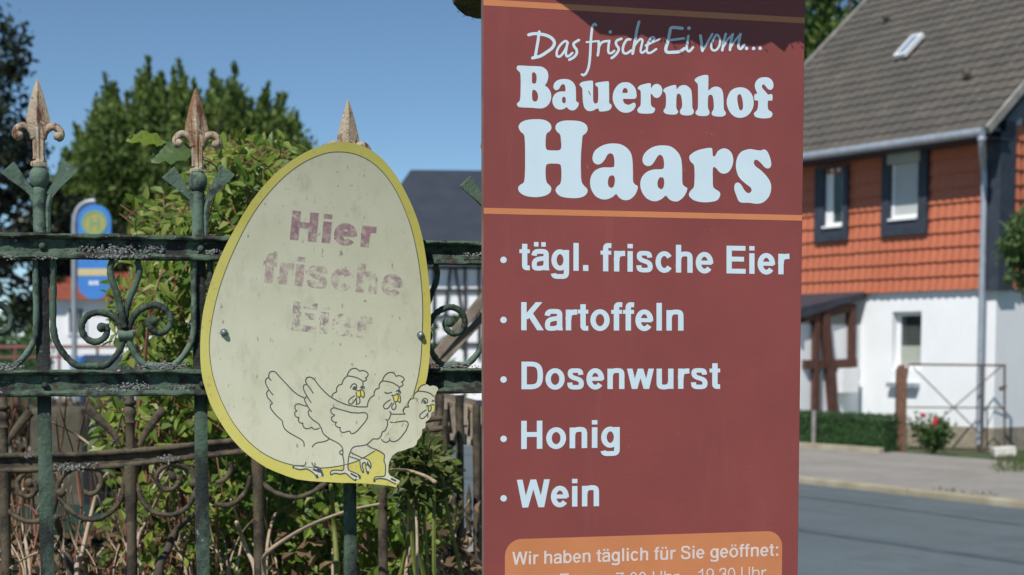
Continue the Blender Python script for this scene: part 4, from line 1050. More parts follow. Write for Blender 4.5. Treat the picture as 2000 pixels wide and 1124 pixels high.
for k in range(-3, 4):
    u = B1+SPC*k
    for (za, zb) in ((zL1+.0004, zU0-.0004), (0.0, zL0-.0004)):
        mb = MB(); n0 = -.008; seg = 26; ring = 8
        for i in range(seg+1):
            z = za+(zb-za)*i/seg
            for a in range(ring):
                an = 2*math.pi*a/ring+math.pi/8; r = BARW*.72/math.cos(math.pi/8)*random.uniform(.965, 1.03)
                cx, cy = max(-BARW*.98, min(BARW*.98, r*1.72*math.cos(an))), max(-BARW*.60, min(BARW*.60, r*1.4*math.sin(an)))
                mb.v.append(tuple(FP.pt(u+cx+random.gauss(0, .0003), z, n0+cy)))
        for i in range(seg):
            for a in range(ring): mb.f.append((i*ring+a, i*ring+(a+1) % ring, (i+1)*ring+(a+1) % ring, (i+1)*ring+a))
        mb.f.append(tuple(range(ring))[::-1]); mb.f.append(tuple(seg*ring+a for a in range(ring)))
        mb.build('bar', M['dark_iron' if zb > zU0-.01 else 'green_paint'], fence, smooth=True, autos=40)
    # baluster above the rail
    zt = zs(335); prof = []
    for y, r in ((456, 14), (450, 12.5), (440, 12), (415, 11.5), (385, 13.5), (378, 14), (374, 12), (370, 16), (362, 19), (354, 20), (346, 19), (341, 16), (338, 12.5), (334.6, 13)):
        prof.append((r*pxm*.93, zs(y)-zU1-.0006))
    prof[0] = (prof[0][0], 0.0)
    mb = MB().lathe(FP.pt(u, zU1+.0004, -.002), prof, 16, FP.U, FP.N); mb.build('baluster', M['pale_green_paint'], fence, smooth=True, autos=50)
    # finial: four-sided spearhead with two curls
    z0 = zs(334); s = pxm; dz = {0: .0, 1: -.003, 2: -.009, 3: -.012}.get(k, 0)
    mb = MB()
    prof = [(16, 334.2), (17, 331), (16, 326), (12.5, 321), (11.5, 312), (12, 295), (13, 283), (15, 270), (19, 258), (24.5, 250), (24, 244), (19, 224), (13.5, 203), (8, 186), (3.5, 174), (.6, 168)]
    rings = []
    lean = random.gauss(0, .012) if k != 0 else 0
    for r, y in prof:
        z = zs(y); du = (z-z0)*lean
        w = r*s*.92; d = min(r, 15)*s*.55
        pts = [(w, 0), (w*.45, d*.55), (0, d), (-w*.45, d*.55), (-w, 0), (-w*.45, -d*.55), (0, -d), (w*.45, -d*.55)]
        if y > 252 and y < 322: pts = [(w, 0), (w*.78, d*.75), (w*.30, d*.55), (0, d*.95), (-w*.30, d*.55), (-w*.78, d*.75), (-w, 0), (0, -d)]
        rings.append([FP.pt(u+a+du, z+dz, -.002+b) for a, b in pts])
    for i in range(len(rings)): mb.v.extend(tuple(p) for p in rings[i])
    for i in range(len(rings)-1):
        for a in range(8): mb.f.append((i*8+a, (i+1)*8+a, (i+1)*8+(a+1) % 8, i*8+(a+1) % 8))
    mb.f.append(tuple(range(8))); mb.f.append(tuple((len(rings)-1)*8+a for a in range(8))[::-1])
    fin = mb.build('finial', M['finial_rust'], fence)
    for sg in (-1, 1):
        if k == 3 and sg < 0: continue
        mb = MB(); pth = [(9, 283), (11, 272), (18, 262), (28, 258), (36, 262), (41, 270), (40, 279), (34, 281)]
        pts = [FP.pt(u+sg*a*s, zs(y)+dz, -.002) for a, y in spline(pth, 4)]
        n_ = len(pts); mb.tube(pts, [s*(6.0+1.5*math.sin(math.pi*i/n_)) for i in range(n_)], 8); mb.ball(FP.pt(u+sg*35*s, zs(277)+dz, .001), s*8.2, 10, 7)
        mb.build('curl', M['finial_rust'], fin, smooth=True)
    for z, rr_ in ((zU0+.015, ru), (zL0+.014, rlw)):
        c = FP.pt(u+.002, z, .0045); mb = MB(); mb.ball(c, .0046, 8, 6); mb.build('rivet', M['green_paint'], rr_, smooth=True)
# scrollwork of one bay, repeated
SCR = dict(
    left_u=[(103, 512), (104, 560), (104, 638), (110, 667), (125, 692), (144, 711), (166, 719), (192, 719), (211, 711), (229, 692), (238.5, 673), (243, 654), (246.5, 609), (256, 577), (268, 548), (272, 526), (267, 508)],
    left_petal=[(243, 640), (239, 616), (229, 577), (218, 545), (215, 526), (221, 508)],
    left_spiral=[(240, 652), (234, 634), (224, 621), (207, 613), (186, 611), (167, 621), (159.5, 641), (168, 660.5), (186, 668.5), (203, 661), (209.5, 648), (206, 638), (198.5, 640)],
    right_spiral=[(249, 652), (255, 633), (266, 613), (285, 600), (307, 596.5), (326, 608), (333, 628.5), (326, 645), (311, 651), (297, 645), (291, 633), (293, 624), (300, 628)],
    right_u=[(247, 652), (256, 676.5), (269, 699), (285, 714), (304, 719), (333, 717), (355, 699), (373, 670), (379, 638), (379, 560), (379, 512)])
for k in range(-3, 3):
    du = SPC*k
    for nm, px in SCR.items():
        pts = []
        for x, y in spline(px, 6):
            uu, z = FP.uz(x, y); 
            if y <= 512: z = zU0-.0006
            z = max(z, zL1+.0045)
            pts.append(FP.pt(uu+du, z, -.001+(.004 if 'petal' in nm else .0)))
        n_ = len(pts); r0 = .0042
        rad = [r0*(.86+.26*random.random()) for _ in pts]
        if 'spiral' in nm: rad[-1] = r0*1.25; rad[-2] = r0*1.2; rad[-3] = r0*1.1
        mb = MB().tube(pts, rad, 8); 
        if 'spiral' in nm: mb.ball(pts[-1], r0*1.5, 8, 6)
        mb.build('scroll', M['green_paint'] if nm != 'right_u' else M['pale_green_paint'], fence, smooth=True, autos=50)
    c = FP.uz(246, 655); mb = MB(); mb.tube([FP.pt(c[0]+du-.010, c[1], 0), FP.pt(c[0]+du-.0085, c[1], 0), FP.pt(c[0]+du+.0085, c[1], 0), FP.pt(c[0]+du+.010, c[1], 0)], [.003, .0068, .0068, .003], 10)
    mb.build('collar', M['pale_green_paint'], fence, smooth=True, autos=50)
    # paddles: flattened strip ends above the rail
    for sgn, stem, tip in ((1, [(93, 456), (93, 420), (94, 398), (100, 377)], (138, 323)), (-1, [(381, 456), (381, 430), (379, 405), (370, 382)], (328, 337))):
        mb = MB(); pts = []
        for x, y in stem: uu, z = FP.uz(x, y); pts.append(FP.pt(uu+du, max(z, zU1+.0004), -.002))
        sm = [Vector(p) for p in spline([tuple(p) for p in pts], 4)]; mb.tube(sm, .0040, 8)
        a = sm[-1]; uu, z = FP.uz(*tip); b = FP.pt(uu+du, z, .004); ax = (b-a).normalized(); sdv = ax.cross(FP.N).normalized(); nv = sdv.cross(ax)
        for i, (f, w, t) in enumerate(((-.08, .0040, .0040), (.25, .0052, .0034), (.6, .0080, .0022), (.95, .0104, .0016), (1.0, .0100, .0012))):
            c0 = a+(b-a)*f; wv = w*random.uniform(.96, 1.04)
            mb.v.extend(tuple(c0+sdv*p*wv+nv*q*t) for p, q in ((1, 1), (-1, 1), (-1, -1), (1, -1)))
        b0 = len(mb.v)-20
        for i in range(4):
            for q in range(4): mb.f.append((b0+i*4+q, b0+i*4+(q+1) % 4, b0+(i+1)*4+(q+1) % 4, b0+(i+1)*4+q))
        mb.f.append((b0+16, b0+17, b0+18, b0+19))
        mb.build('leaf_tip', M['pale_green_paint'], fence)
# lichen crusts sitting on the iron
def crust(cx, cy, wx, wy, n, nn0, parent, fl=False):
    mb = MB()
    for _ in range(int(n*1.15)):
        x = cx+random.gauss(0, wx/2.4); y = cy+random.gauss(0, wy/2.4); uu, z = FP.uz(x, y)
        r = random.uniform(.0006, .0016); mb.ball(FP.pt(uu, z, nn0+random.uniform(-.0006, .0006)), r, 6, 4, (random.uniform(.8, 1.4), 1, random.uniform(.6, 1.1)))
    mb.build('lichen', M['lichen'], parent)
crust(225, 491, 76, 15, 260, .0035, ru); crust(228, 503, 70, 5, 90, .0108, ru); crust(305, 487, 20, 8, 40, .003, ru); crust(405, 494, 26, 8, 60, .004, ru)
crust(22, 503, 30, 6, 36, .0108, ru); crust(90, 505, 26, 5, 20, .0108, ru); crust(915, 500, 30, 6, 36, .0105, ru)
crust(318, 716, 52, 9, 190, .002, rlw); crust(8, 720, 44, 12, 170, .003, rlw); crust(268, 757, 44, 12, 120, .0035, rlw); crust(352, 757, 22, 6, 40, .004, rlw); crust(890, 716, 60, 6, 90, .004, rlw); crust(205, 762, 60, 6, 40, .008, rlw)

# ------------------------------------------------------------------ the egg-shaped sign on the fence
EN = .030
EC = FP.uz(620, 612)
def bend(z):                                              # the plate is bowed: its top tips forward
    v = z-EC[1]
    return EN + .035*v + .45*v*v
def eg(x, y, off=0.0):
    n = EN
    for _ in range(4):
        u, z = FP.uz(x, y, n+off); n = bend(z)
    return FP.pt(u, z, n+off)
egg = empty('egg_sign', FP.pt(EC[0], zU0), 'cream egg-shaped sign with yellow rim and three drawn hens, hung on the iron fence', 'sign')
egg.location = FP.pt(EC[0], FP.uz(620, 945)[1], EN)
S8 = 7.495
def cA(l): return [(500+x/S8, 700+y/S8) for x, y in l]
def cB(l): return [(680+x/S8, 700+y/S8) for x, y in l]
def cC(l): return [(540+x/S8, 810+y/S8) for x, y in l]
def cD(l): return [(680+x/S8, 810+y/S8) for x, y in l]
left_o = [(559, 930), (524, 915.5), (498.5, 899.5), (473, 879), (447, 850), (428, 821), (412, 792), (401, 760), (394.5, 734.5), (391, 696), (392.3, 648), (397, 608), (405.3, 573), (418.5, 531), (440, 481.6), (466, 434), (491, 394), (520, 357.5), (557, 323), (597, 297.5), (633.5, 283), (668, 277.5), (699, 282.5), (724.7, 293.7), (750, 314), (775.8, 346.6), (794, 379.5), (810.4, 416), (823, 456), (832, 503.5), (838, 554.6), (841.2, 598), (840.9, 653), (838.8, 700), (836.8, 720), (833.4, 741), (830, 751)]
hen3_edge = cB([(1140, 382), (1175, 395), (1195, 412), (1240, 400), (1290, 412), (1318, 440), (1318, 470), (1298, 492), (1290, 520), (1262, 560), (1272, 640), (1272, 690), (1265, 775), (1222, 795), (1212, 850), (1185, 900), (1135, 935), (1135, 985)])+cD([(1130, 195), (1085, 215), (1080, 290), (1050, 345), (1015, 380), (1002, 435), (955, 478), (900, 490), (830, 520), (720, 550), (645, 605), (606, 680), (590, 760), (586, 845), (610, 890), (680, 930), (760, 972), (745, 1010), (705, 1035), (712, 1068)])
bottom_o = cD([(600, 1042), (450, 1027), (250, 1010), (0, 1000)])+cC([(1000, 1003), (750, 990), (500, 975), (300, 950)])
outline = spline(left_o, 4)[:-1]+hen3_edge+bottom_o
tri = union([outline], (), 12.7)
mb = MB(); sheet(mb, tri, lambda x, y: eg(x, y, 0))
nf = len(outline)
fr_ = [eg(x, y, -.00004) for x, y in outline]; bk = [eg(x, y, -.0035) for x, y in outline]
mb.add(fr_+bk, [(i, (i+1) % nf, nf+(i+1) % nf, nf+i) for i in range(nf)])
mb2 = MB(); sheet(mb2, tri, lambda x, y: eg(x, y, -.0035)); mb.add(mb2.v, [f[::-1] for f in mb2.f])
mb.build('rim', M['egg_rim'], egg)
inner = [(732, 880.7), (713.4, 892), (697.4, 900.7), (669.4, 909), (633, 914), (600, 912.5), (572, 908.5), (546, 901), (520, 889), (497, 873), (474, 850), (450.5, 818), (431, 779), (417.5, 741), (410.8, 705.7), (408.8, 672), (411, 645), (417, 609), (429, 562), (447.4, 511), (473, 456), (498.5, 412), (527.7, 374), (560.5, 341), (597, 315.6), (633.5, 300.5), (662.7, 297), (692, 301), (721, 313.8), (746.6, 335.7), (768.5, 365), (786.7, 401), (803, 445), (814, 492.5), (821.4, 540), (825, 591), (825, 635), (822, 700), (819.4, 720), (814.8, 744), (808, 768)]
inn = spline(inner, 4)
hen3 = cD([(270, 437), (330, 480), (430, 520), (500, 560), (530, 590), (525, 680), (545, 740), (545, 860), (525, 905), (400, 915), (375, 950), (470, 940), (560, 950), (640, 990), (690, 1012), (748, 1000), (752, 970)])[:-1]+[(680+750/S8, 810+975/S8)]
h3 = hen3+[((x-730)*.997+730, y) for x, y in hen3_edge[::-1][4:]]+cB([(1080, 395), (1035, 440), (1020, 478), (970, 520), (955, 575), (910, 600), (880, 650), (875, 705), (830, 720), (805, 770), (620, 800), (600, 900)])+cD([(505, 240), (430, 358), (320, 395)])
foot1 = cC([(235, 752), (300, 750), (410, 750), (425, 700), (510, 700), (545, 755), (640, 790), (680, 880), (600, 930), (570, 890), (520, 840), (440, 795), (340, 803), (270, 785), (235, 775)])
foot2 = cC([(970, 560), (985, 680), (985, 780), (965, 820), (810, 822), (790, 850), (795, 875), (850, 860), (940, 870), (1010, 860), (1080, 915), (1160, 965), (1220, 930), (1225, 905), (1160, 860), (1080, 825), (1050, 800), (1047, 700), (1062, 590)])
foot2b = cC([(1085, 557), (1160, 592), (1250, 632), (1320, 652), (1370, 690), (1383, 750), (1345, 860), (1318, 800), (1300, 702), (1262, 712), (1252, 750), (1275, 820), (1262, 845), (1240, 810), (1215, 670), (1150, 640), (1070, 614)])
mb = MB(); sheet(mb, union([inn, h3, foot1, foot2, foot2b], (), 12.7), lambda x, y: eg(x, y, .0003)); mb.build('face', M['egg'], egg)
LW = 2.15
def draw(name, mat, paths, off=.00048, w=LW):
    polys = []
    for p in paths:
        k = w
        if isinstance(p, tuple): p, k = p
        polys += stroke(spline(p, 4) if len(p) > 2 else p, k)
    mb = MB(); sheet(mb, union(polys), lambda x, y: eg(x, y, off)); return mb.build(name, mat, egg)
draw('rim_line', M['ink'], [(inner, 1.25)])
hens = [
 cA([(222, 330), (190, 285), (188, 240), (205, 205), (245, 192), (285, 205), (330, 255), (400, 330), (470, 405), (540, 478), (620, 540), (705, 580)]),
 cA([(185, 285), (150, 302), (138, 345), (152, 395), (182, 450), (205, 485), (250, 540)]), cA([(188, 466), (162, 492), (156, 530), (175, 580), (215, 625), (242, 662)]),
 cA([(242, 662), (212, 682), (212, 725), (240, 770), (300, 840), (360, 895), (383, 918)])+cC([(92, 130), (100, 170), (130, 220), (200, 275), (290, 325), (355, 362), (398, 405), (405, 470)]),
 cA([(762, 706), (690, 690), (620, 668), (575, 688), (570, 730), (585, 765), (605, 770)]), cA([(592, 775), (568, 800), (572, 840), (600, 865), (635, 868)]), cA([(625, 870), (620, 908), (640, 942), (670, 952), (690, 945)]),
 cA([(684, 952), (688, 990), (718, 1025), (770, 1030), (825, 1005)]), cA([(818, 1012), (842, 1035), (890, 1040), (930, 1020)]),
 cC([(520, 480), (550, 440), (600, 412), (680, 400), (740, 380), (778, 350)]),
 cC([(427, 695), (424, 730), (395, 748), (250, 748)]), cC([(270, 787), (340, 805), (440, 795), (520, 840), (570, 890), (588, 930)]), cC([(515, 700), (545, 755), (600, 770), (650, 800), (680, 895)]), cC([(560, 705), (566, 750)]),
 # middle hen
 cA([(838, 515), (790, 440), (745, 380), (727, 340), (737, 297), (770, 277), (810, 282), (850, 307), (910, 387), (980, 467), (1060, 542), (1150, 602), (1250, 652), (1350, 687), (1430, 702)])+cB([(150, 712), (282, 712)]),
 cB([(282, 712), (287, 660), (312, 600), (355, 557), (385, 545)]), cB([(380, 545), (380, 505), (402, 460), (455, 435)]), cB([(453, 437), (455, 387), (480, 347), (503, 330)]),
 cB([(503, 330), (517, 285), (560, 232), (620, 207), (670, 222), (700, 265)]), cB([(697, 266), (745, 254), (800, 277), (820, 305), (805, 335), (775, 350)]), cB([(785, 350), (803, 385), (780, 410), (742, 425)]),
 cB([(503, 333), (570, 340), (650, 360), (710, 395), (745, 425), (743, 462)]), cB([(530, 497), (580, 513), (642, 497)]), cB([(545, 515), (585, 512)]),
 cB([(632, 543), (690, 540), (715, 520), (748, 528), (765, 590), (758, 650), (722, 628), (682, 645), (668, 600), (650, 548)]), cB([(715, 520), (735, 560), (722, 628)]), cB([(700, 492), (725, 470), (758, 480), (768, 520)]),
 cB([(625, 605), (560, 645), (517, 695), (532, 737), (577, 735), (615, 690), (640, 650)]), cB([(668, 655), (637, 710), (652, 750), (685, 745), (700, 700), (690, 655)]),
 cB([(600, 785), (625, 792), (617, 840), (597, 893), (570, 908), (547, 890)]), cB([(570, 908), (577, 960), (560, 1020), (540, 1060), (500, 1080)])+cD([(487, 300), (460, 342), (430, 358), (365, 355)]), cD([(365, 355), (320, 397), (272, 437), (200, 457), (110, 467), (60, 492), (33, 545)])+cC([(1060, 610), (1047, 700), (1050, 800), (1080, 825), (1160, 860), (1225, 903), (1217, 945)]),
 cA([(740, 385), (700, 397), (694, 440), (715, 500), (745, 557), (808, 652)]), cA([(740, 562), (712, 592), (717, 632), (742, 680), (780, 742), (815, 785)]), cA([(780, 757), (765, 790), (777, 840), (830, 900), (920, 965), (950, 1020)])+cC([(652, 185), (680, 270), (740, 327), (800, 367), (880, 407), (940, 452), (967, 500), (972, 550), (970, 600), (985, 680), (985, 780), (965, 818), (900, 815), (812, 820), (790, 850), (795, 888)]),
 cC([(962, 522), (930, 540), (930, 575), (955, 588), (968, 572)]), cC([(798, 880), (850, 860), (940, 870), (1010, 860), (1080, 915), (1148, 963), (1167, 950)]),
 cA([(1395, 795), (1300, 770), (1200, 742), (1135, 727), (1095, 757), (1108, 805), (1155, 835)]), cA([(1150, 838), (1112, 862), (1107, 900), (1140, 933), (1185, 938)]), cA([(1172, 940), (1162, 975), (1192, 1008), (1240, 1015)]), cA([(1230, 1020), (1232, 1060), (1270, 1088), (1370, 1068), (1392, 1103), (1440, 1095), (1500, 1047)]),
 cB([(30, 795), (150, 802), (240, 797), (278, 820), (284, 860), (255, 920), (190, 1000), (150, 1045)]),
 cC([(1085, 557), (1160, 592), (1250, 632), (1320, 652), (1368, 692), (1383, 750), (1372, 790)]), cC([(1070, 616), (1150, 642), (1215, 672), (1225, 740), (1242, 810), (1265, 850), (1272, 820), (1252, 750), (1262, 712), (1298, 704), (1312, 800), (1335, 870), (1352, 835)]),
 # right hen
 cB([(1020, 478), (1037, 440), (1080, 397), (1135, 384)]), cB([(1020, 482), (1100, 487), (1180, 507), (1230, 537), (1252, 562)]), cB([(1020, 482), (970, 522), (957, 570), (970, 590)]), cB([(955, 590), (910, 602), (882, 650), (877, 702), (895, 712)]), cB([(885, 713), (832, 722), (807, 770), (822, 815)]),
 cB([(628, 817), (700, 820), (838, 818)]), cB([(1075, 660), (1090, 610), (1125, 588), (1160, 610), (1155, 650), (1115, 660), (1105, 625), (1130, 622)]), cB([(1225, 640), (1245, 615), (1262, 640)]), cB([(1148, 690), (1185, 698), (1235, 678), (1262, 690)]), cB([(1215, 700), (1210, 760), (1180, 785), (1168, 700)]),
 cB([(1142, 757), (1080, 800), (1047, 840), (1062, 880), (1102, 878), (1150, 830), (1167, 800)]), cB([(1167, 800), (1167, 870)]), cB([(612, 930), (650, 943), (740, 930), (830, 920), (870, 937), (878, 980), (850, 1050)])+cD([(850, 230), (790, 310), (740, 365), (680, 395), (620, 385), (605, 345)]), cD([(602, 377), (585, 400), (540, 405), (500, 382), (485, 357)]),
 cD([(272, 440), (330, 482), (430, 522), (500, 562), (530, 592), (525, 680), (545, 740), (545, 860), (525, 903), (400, 915), (377, 950), (377, 988)]), cD([(400, 945), (470, 935), (560, 950), (640, 990), (695, 1018)]),
 # left hen's head
 cA([(1110, 565), (1130, 520), (1185, 490)]), cA([(1180, 490), (1180, 440), (1210, 395), (1262, 378)]), cA([(1258, 378), (1270, 335), (1300, 290), (1332, 262)]),
 cB([(-15, 255), (0, 215), (40, 165), (95, 148), (140, 165), (168, 192)]), cB([(165, 192), (210, 180), (260, 195), (292, 230), (280, 270), (245, 290)]), cB([(255, 288), (270, 310), (250, 330), (215, 338)]), cB([(-15, 258), (60, 268), (130, 288), (190, 320), (215, 345), (215, 400)]),
 cB([(30, 440), (48, 400), (80, 375), (115, 385), (125, 425), (100, 460), (60, 445)]), cB([(180, 440), (195, 415), (230, 415), (235, 450)]), cB([(105, 460), (150, 480), (185, 462), (225, 475)]), cB([(115, 490), (125, 560), (160, 570), (190, 555), (225, 578), (238, 520), (225, 475)]), cB([(180, 475), (185, 555)]),
 cB([(98, 548), (40, 585), (8, 625), (15, 665), (55, 665), (95, 620), (118, 580)]), cB([(122, 580), (120, 690)]), cB([(165, 575), (172, 640), (150, 670), (130, 668)]),
]
draw('hen_drawing', M['ink'], hens)
draw('hen_drawing', M['ink_blue'], [(cC([(535, 800), (640, 840)]), 4.0), (cC([(600, 790), (660, 850), (678, 900)]), 4.2), (cC([(588, 880), (600, 930)]), 4.5), (cC([(1085, 862), (1180, 915)]), 3.2), (cC([(1195, 880), (1222, 935)]), 2.6), (cC([(1148, 955), (1172, 945)]), 3), (cC([(1335, 720), (1365, 770)]), 3.6), (cC([(1262, 830), (1272, 850)]), 3), (cC([(1330, 850), (1345, 830)]), 3), (cC([(232, 775), (260, 765)]), 4), (cC([(1335, 690), (1322, 745)]), 2.4),
     (cD([(628, 937), (700, 972)]), 3.6), (cD([(380, 985), (392, 950)]), 3), (cB([(85, 415), (100, 445)]), 6), (cB([(195, 420), (215, 445)]), 4), (cB([(735, 470), (752, 500)]), 4), (cB([(1115, 640), (1135, 648)]), 4.5)], .00062)
mb = MB()
for p in (cB([(650, 548), (690, 540), (715, 522), (748, 530), (763, 590), (757, 648), (722, 626), (684, 643), (668, 600)]), cB([(118, 492), (150, 480), (185, 465), (224, 477), (236, 520), (224, 575), (190, 553), (160, 568), (127, 558)]), cB([(1165, 695), (1185, 697), (1235, 680), (1262, 690), (1262, 765), (1245, 775), (1212, 760), (1182, 783)])):
    sheet(mb, union([p]), lambda x, y: eg(x, y, .0004))
mb.build('beak', M['beak'], egg)
def etext(txt, mat, mat2, xs, bl, br, cap, lean):
    ps = text(txt, 188, 150, bl, br, cap, lean)
    for m_, part in ((mat, [p for p in ps if sum(q[0] for q in p)/len(p) < xs]), (mat2, [p for p in ps if sum(q[0] for q in p)/len(p) >= xs])):
        if part: mb = MB(); sheet(mb, union(part, (), 6.3), lambda x, y: eg(x, y, .00042)); mb.build('faded_lettering', m_, egg)
lean = (.095, -.995)
M['faded_d'] = m_faded('faded_print_ghost', (0.32, 0.235, 0.245), 0.49, 0.60, 0.75); M['faded_e'] = m_faded('faded_print_worn', (0.37, 0.25, 0.26), 0.42, 0.58, 0.8)
etext('Hier', M['faded_a'], M['faded_a'], 900, (566, 468), (732, 485), (57, 56), lean)
etext('frische', M['faded_b'], M['faded_e'], 596, (511, 551), (785, 580), (57, 56), lean)
etext('Eier', M['faded_c'], M['faded_d'], 651, (568, 645), (724, 662), (57, 56), lean)
for (x, y, dx, dy) in ((437, 650, 8, 13), (821, 655, 3, 10)):
    c = eg(x, y, .0); mb = MB(); mb.tube([c-FP.N*.06, c+FP.N*.004], .0034, 10); mb.tube([c+FP.N*.0006, c+FP.N*.0020], .0050, 12); mb.ball(c+FP.N*.004, .0039, 10, 6, (1, .7, 1)); mb.build('bolt', M['bolt'], egg, smooth=True, autos=40)

# ------------------------------------------------------------------ the red farm-shop board
PP = Plane((at(1256, 680, 1.93).x, 1.93, 0), R(14.3))
uL = PP.uz(944, 500)[0]; uR = PP.uz(1566, 500)[0]; zT = 2.075; zB = .72
board = empty('farm_shop_board', PP.pt((uL+uR)/2, 0), 'tall dark red farm shop board with white lettering and orange opening-hours field', 'sign')
BT = .010
MB().pbox(PP, uL, uR, zB, zT, -BT, -.0002).build('backing', M['board_edge'], board)
mb = MB(); mb.quad(PP.pt(uL+.0005, zB+.0005, .0003), PP.pt(uR-.0005, zB+.0005, .0003), PP.pt(uR-.0005, zT-.0005, .0003), PP.pt(uL+.0005, zT-.0005, .0003)); mb.build('face', M['board'], board)
for u in (uL+.06, uR-.06): MB().pbox(PP, u-.025, u+.025, 0, zT-.02, -BT-.052, -BT-.001).build('post', M['weathered_wood'], board)
def pn(x, y, n): return PP.px(x, y, n)
def band(y0l, y0r, y1l, y1r, name):
    za = PP.uz(944, y0l)[1]; zb = PP.uz(944, y1l)[1]; mb = MB(); mb.quad(PP.pt(uL+.0005, zb, .0005), PP.pt(uR-.0005, zb, .0005), PP.pt(uR-.0005, za, .0005), PP.pt(uL+.0005, za, .0005)); mb.build(name, M['orange_vinyl'], board)
band(-1, 0, 11, 0, 'orange_stripe'); band(406.3, 0, 418, 0, 'orange_stripe')
bx0, bx1 = PP.uz(986, 1100)[0], PP.uz(1527, 1100)[0]; bz1 = PP.uz(1256, 1045.5)[1]; r_ = .021; bz0 = zB+.08
rr = [(bx0+r_+r_*math.cos(R(a)), bz1-r_+r_*math.sin(R(a))) for a in range(180, 89, -9)]+[(bx1-r_+r_*math.cos(R(a)), bz1-r_+r_*math.sin(R(a))) for a in range(90, -1, -9)]+[(bx1, bz0), (bx0, bz0)]
mb = MB(); mb.add([PP.pt(u, z, .0005) for u, z in rr], [tuple(range(len(rr)))[::-1]]); hours = mb.build('hours_field', M['orange_vinyl'], board)
def ptext(polys, name='lettering', mat='white_vinyl', n=.0005, parent=None, holes=()):
    mb = MB(); sheet(mb, union(polys, holes), lambda x, y: PP.px(x, y, n)); return mb.build(name, M[mat], parent or board)
ptext(text('tägl. frische Eier', 152, 124, (1014.5, 527.5), (1542, 536.5), (54.5, 54)))
ptext(text('Kartoffeln', 152, 124, (1018, 645.5), (1335, 646.3), (55, 54)))
ptext(text('Dosenwurst', 152, 124, (1018.5, 760.8), (1406.5, 759.6), (54, 53)))
ptext(text('Honig', 152, 124, (1018, 877.5), (1210.5, 874.5), (55, 54)))
ptext(text('Wein', 152, 124, (1009.5, 992), (1170, 989), (54.5, 54)))
for x, y in ((983.4, 508), (983.4, 625.3), (983.5, 741.7), (983.6, 857.6), (983.6, 973.8)): ptext([disc(x, y, 6.3)], 'bullet')
ptext(text('Wir haben täglich für Sie geöffnet:', 128, 105, (1000.5, 1104), (1520, 1086), (25.5, 25)), 'lettering', 'warm_vinyl', .0007, hours)
ptext(text('7.00 Uhr', 84, 76, (1203, 1143.5), (1327, 1139.5), (25, 25)), 'lettering', 'warm_vinyl', .0007, hours)
ptext(text('19.30 Uhr', 84, 76, (1364, 1136), (1497, 1131.5), (25, 25)), 'lettering', 'warm_vinyl', .0007, hours)
ptext([[(1094, 1121), (1111, 1120.3), (1111, 1123.3), (1094, 1124)]], 'lettering', 'warm_vinyl', .0007, hours)
